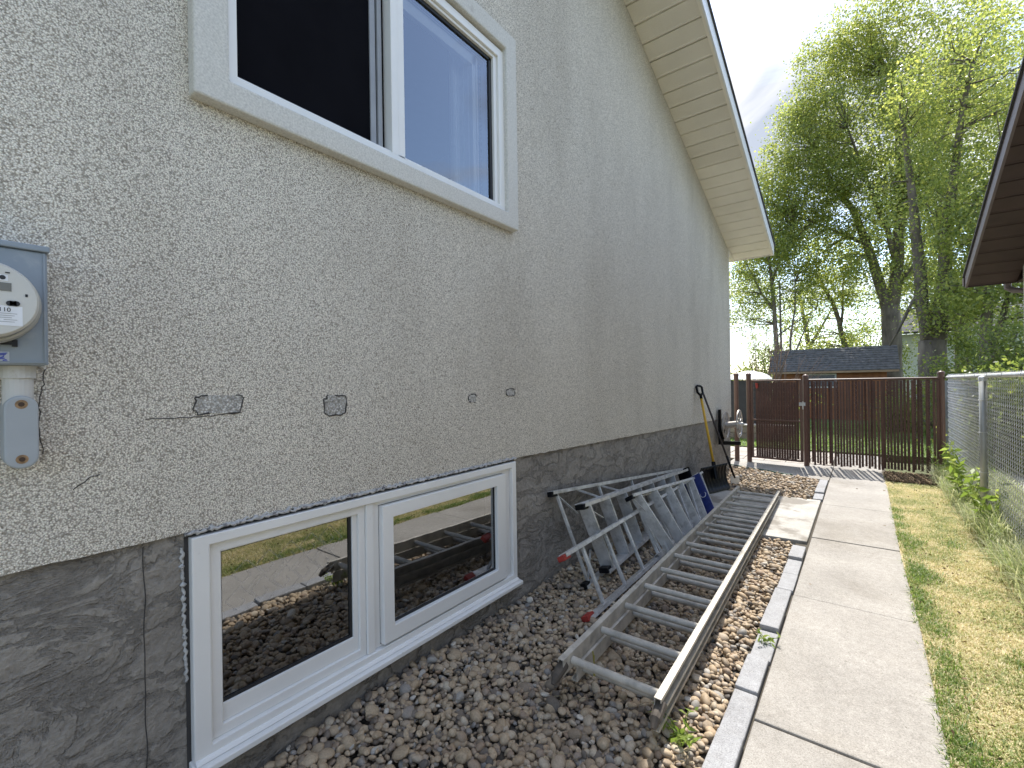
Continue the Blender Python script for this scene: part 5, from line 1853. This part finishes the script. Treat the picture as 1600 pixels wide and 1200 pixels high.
tree("tree", "pale leafy tree far behind filling the gap over the shed roof",
     [([(-2.2, 29, -0.1), (-2.2, 29, 3.0), (-2.6, 29, 6.0)], 0.2, 0.06), ([(-2.2, 29, 3.0), (-1.2, 29, 5.0)], 0.1, 0.03)],
     [((-3.4, 29, 5.0), (2.2, 1.4, 2.0), 66), ((-0.6, 29, 4.6), (2.0, 1.4, 1.6), 60), ((-4.6, 29, 7.2), (1.8, 1.4, 1.8), 50), ((-2.2, 29, 8.0), (2.0, 1.4, 1.8), 55)],
     0.105, 46, (-2.2, 29, 0))
# bare reddish shrub by the gate
limbs = []
for k in range(26):
    a = rng.uniform(0, 2 * math.pi)
    r_ = rng.uniform(0.05, 0.55)
    h_ = rng.uniform(1.4, 3.0)
    x0, y0 = -1.92 + 0.15 * math.cos(a), 12.9 + 0.15 * math.sin(a)
    p1 = (x0 + r_ * 0.4 * math.cos(a), y0 + r_ * 0.4 * math.sin(a), h_ * 0.5)
    p2 = (x0 + r_ * math.cos(a) + rng.normal(0, .1), y0 + r_ * math.sin(a), h_)
    limbs.append(([(x0, y0, 0), p1, p2], 0.014, 0.004))
    for q in range(3):
        f = rng.uniform(0.3, 0.9)
        b0 = Vector(p1).lerp(Vector(p2), f)
        limbs.append(([b0, b0 + Vector((rng.normal(0, .22), rng.normal(0, .22), rng.uniform(0.1, 0.4)))], 0.006, 0.002))
tree("shrub", "bare reddish twiggy shrub standing just behind the gate", limbs, [((-2.0, 12.9, 2.0), (0.5, 0.4, 0.8), 8)], 0.07, 16, (-1.92, 12.9, 0), None, M_leaf2, 0.2, M_twig, False)
limbs = []
for k in range(16):
    a = rng.uniform(-0.4, 1.2)
    p0 = Vector((-1.55 + rng.normal(0, 0.08), 13.4, 0.2))
    limbs.append(([p0, p0 + Vector((0.35 * a, 0, 0.8)), p0 + Vector((0.9 * a, rng.normal(0, .2), 1.25 + rng.uniform(0, 0.5)))], 0.010, 0.003))
tree("shrub", "arching bare branched shrub in front of the shed's left end", limbs, [((-1.3, 13.4, 0.8), (0.5, 0.4, 0.4), 8)], 0.06, 16, (-1.55, 13.4, 0), None, M_leaf2, 0.2, M_twig, False)
# hedge shrubs: right behind the chain link and along the far boundary
bush = [((1.55, 13.2, 0.9), (0.6, 0.5, 0.9), 46, "dense green shrub behind the corner where the fences meet"),
        ((1.55, 9.35, 0.65), (0.30, 0.30, 0.75), 80, "low dark shrub just right of the blue grey boards"),
        ((2.05, 9.15, 0.7), (0.36, 0.35, 0.85), 110, "low dark shrub behind the chain link beside the galvanised post"),
        ((2.65, 8.95, 0.75), (0.40, 0.4, 0.9), 110, "low dark shrub behind the chain link at the foot of the brown eave"),
        ((0.75, 14.6, 0.4), (0.5, 0.4, 0.5), 50, "low shrub left of the twin stemmed trunk"),
        ((2.3, 13.0, 1.3), (0.8, 0.6, 1.3), 90, "dense green shrub behind the middle of the chain link fence"),
        ((3.2, 13.2, 1.5), (0.8, 0.6, 1.4), 80, "dense green shrub behind the chain link at the picture's right edge"),
        ((-3.4, 23, 1.3), (1.2, 0.8, 1.7), 80, "leafy shrub beyond the shed's left end"),
        ((-1.6, 24.5, 1.5), (1.6, 0.8, 1.7), 100, "yellow green shrub peeping over the shed roof's left half"),
        ((0.2, 25, 1.8), (1.5, 0.8, 2.0), 110, "yellow green shrub peeping over the shed roof's right half"),
        ((3.6, 24, 2.0), (2.0, 0.8, 2.4), 130, "broad shrub between the twin stemmed tree and the eave"),
        ((-2.95, 14.5, 0.8), (0.5, 0.5, 0.9), 46, "dark shrub seen between the corner post and the hinge post")]
for (cc, rad, nc, lab) in bush:
    limbs = [([(cc[0], cc[1], 0), (cc[0] + rng.normal(0, .2), cc[1], cc[2]), (cc[0] + rng.normal(0, .4), cc[1] + rng.normal(0, .2), cc[2] + rad[2] * 0.7)], 0.04, 0.01) for _ in range(4)]
    tree("shrub", lab, limbs, [(cc, rad, nc)], 0.062 if cc[1] < 20 else 0.085, 78, (cc[0], cc[1], 0), None, M_leaf2, 0.32, M_bark, False)
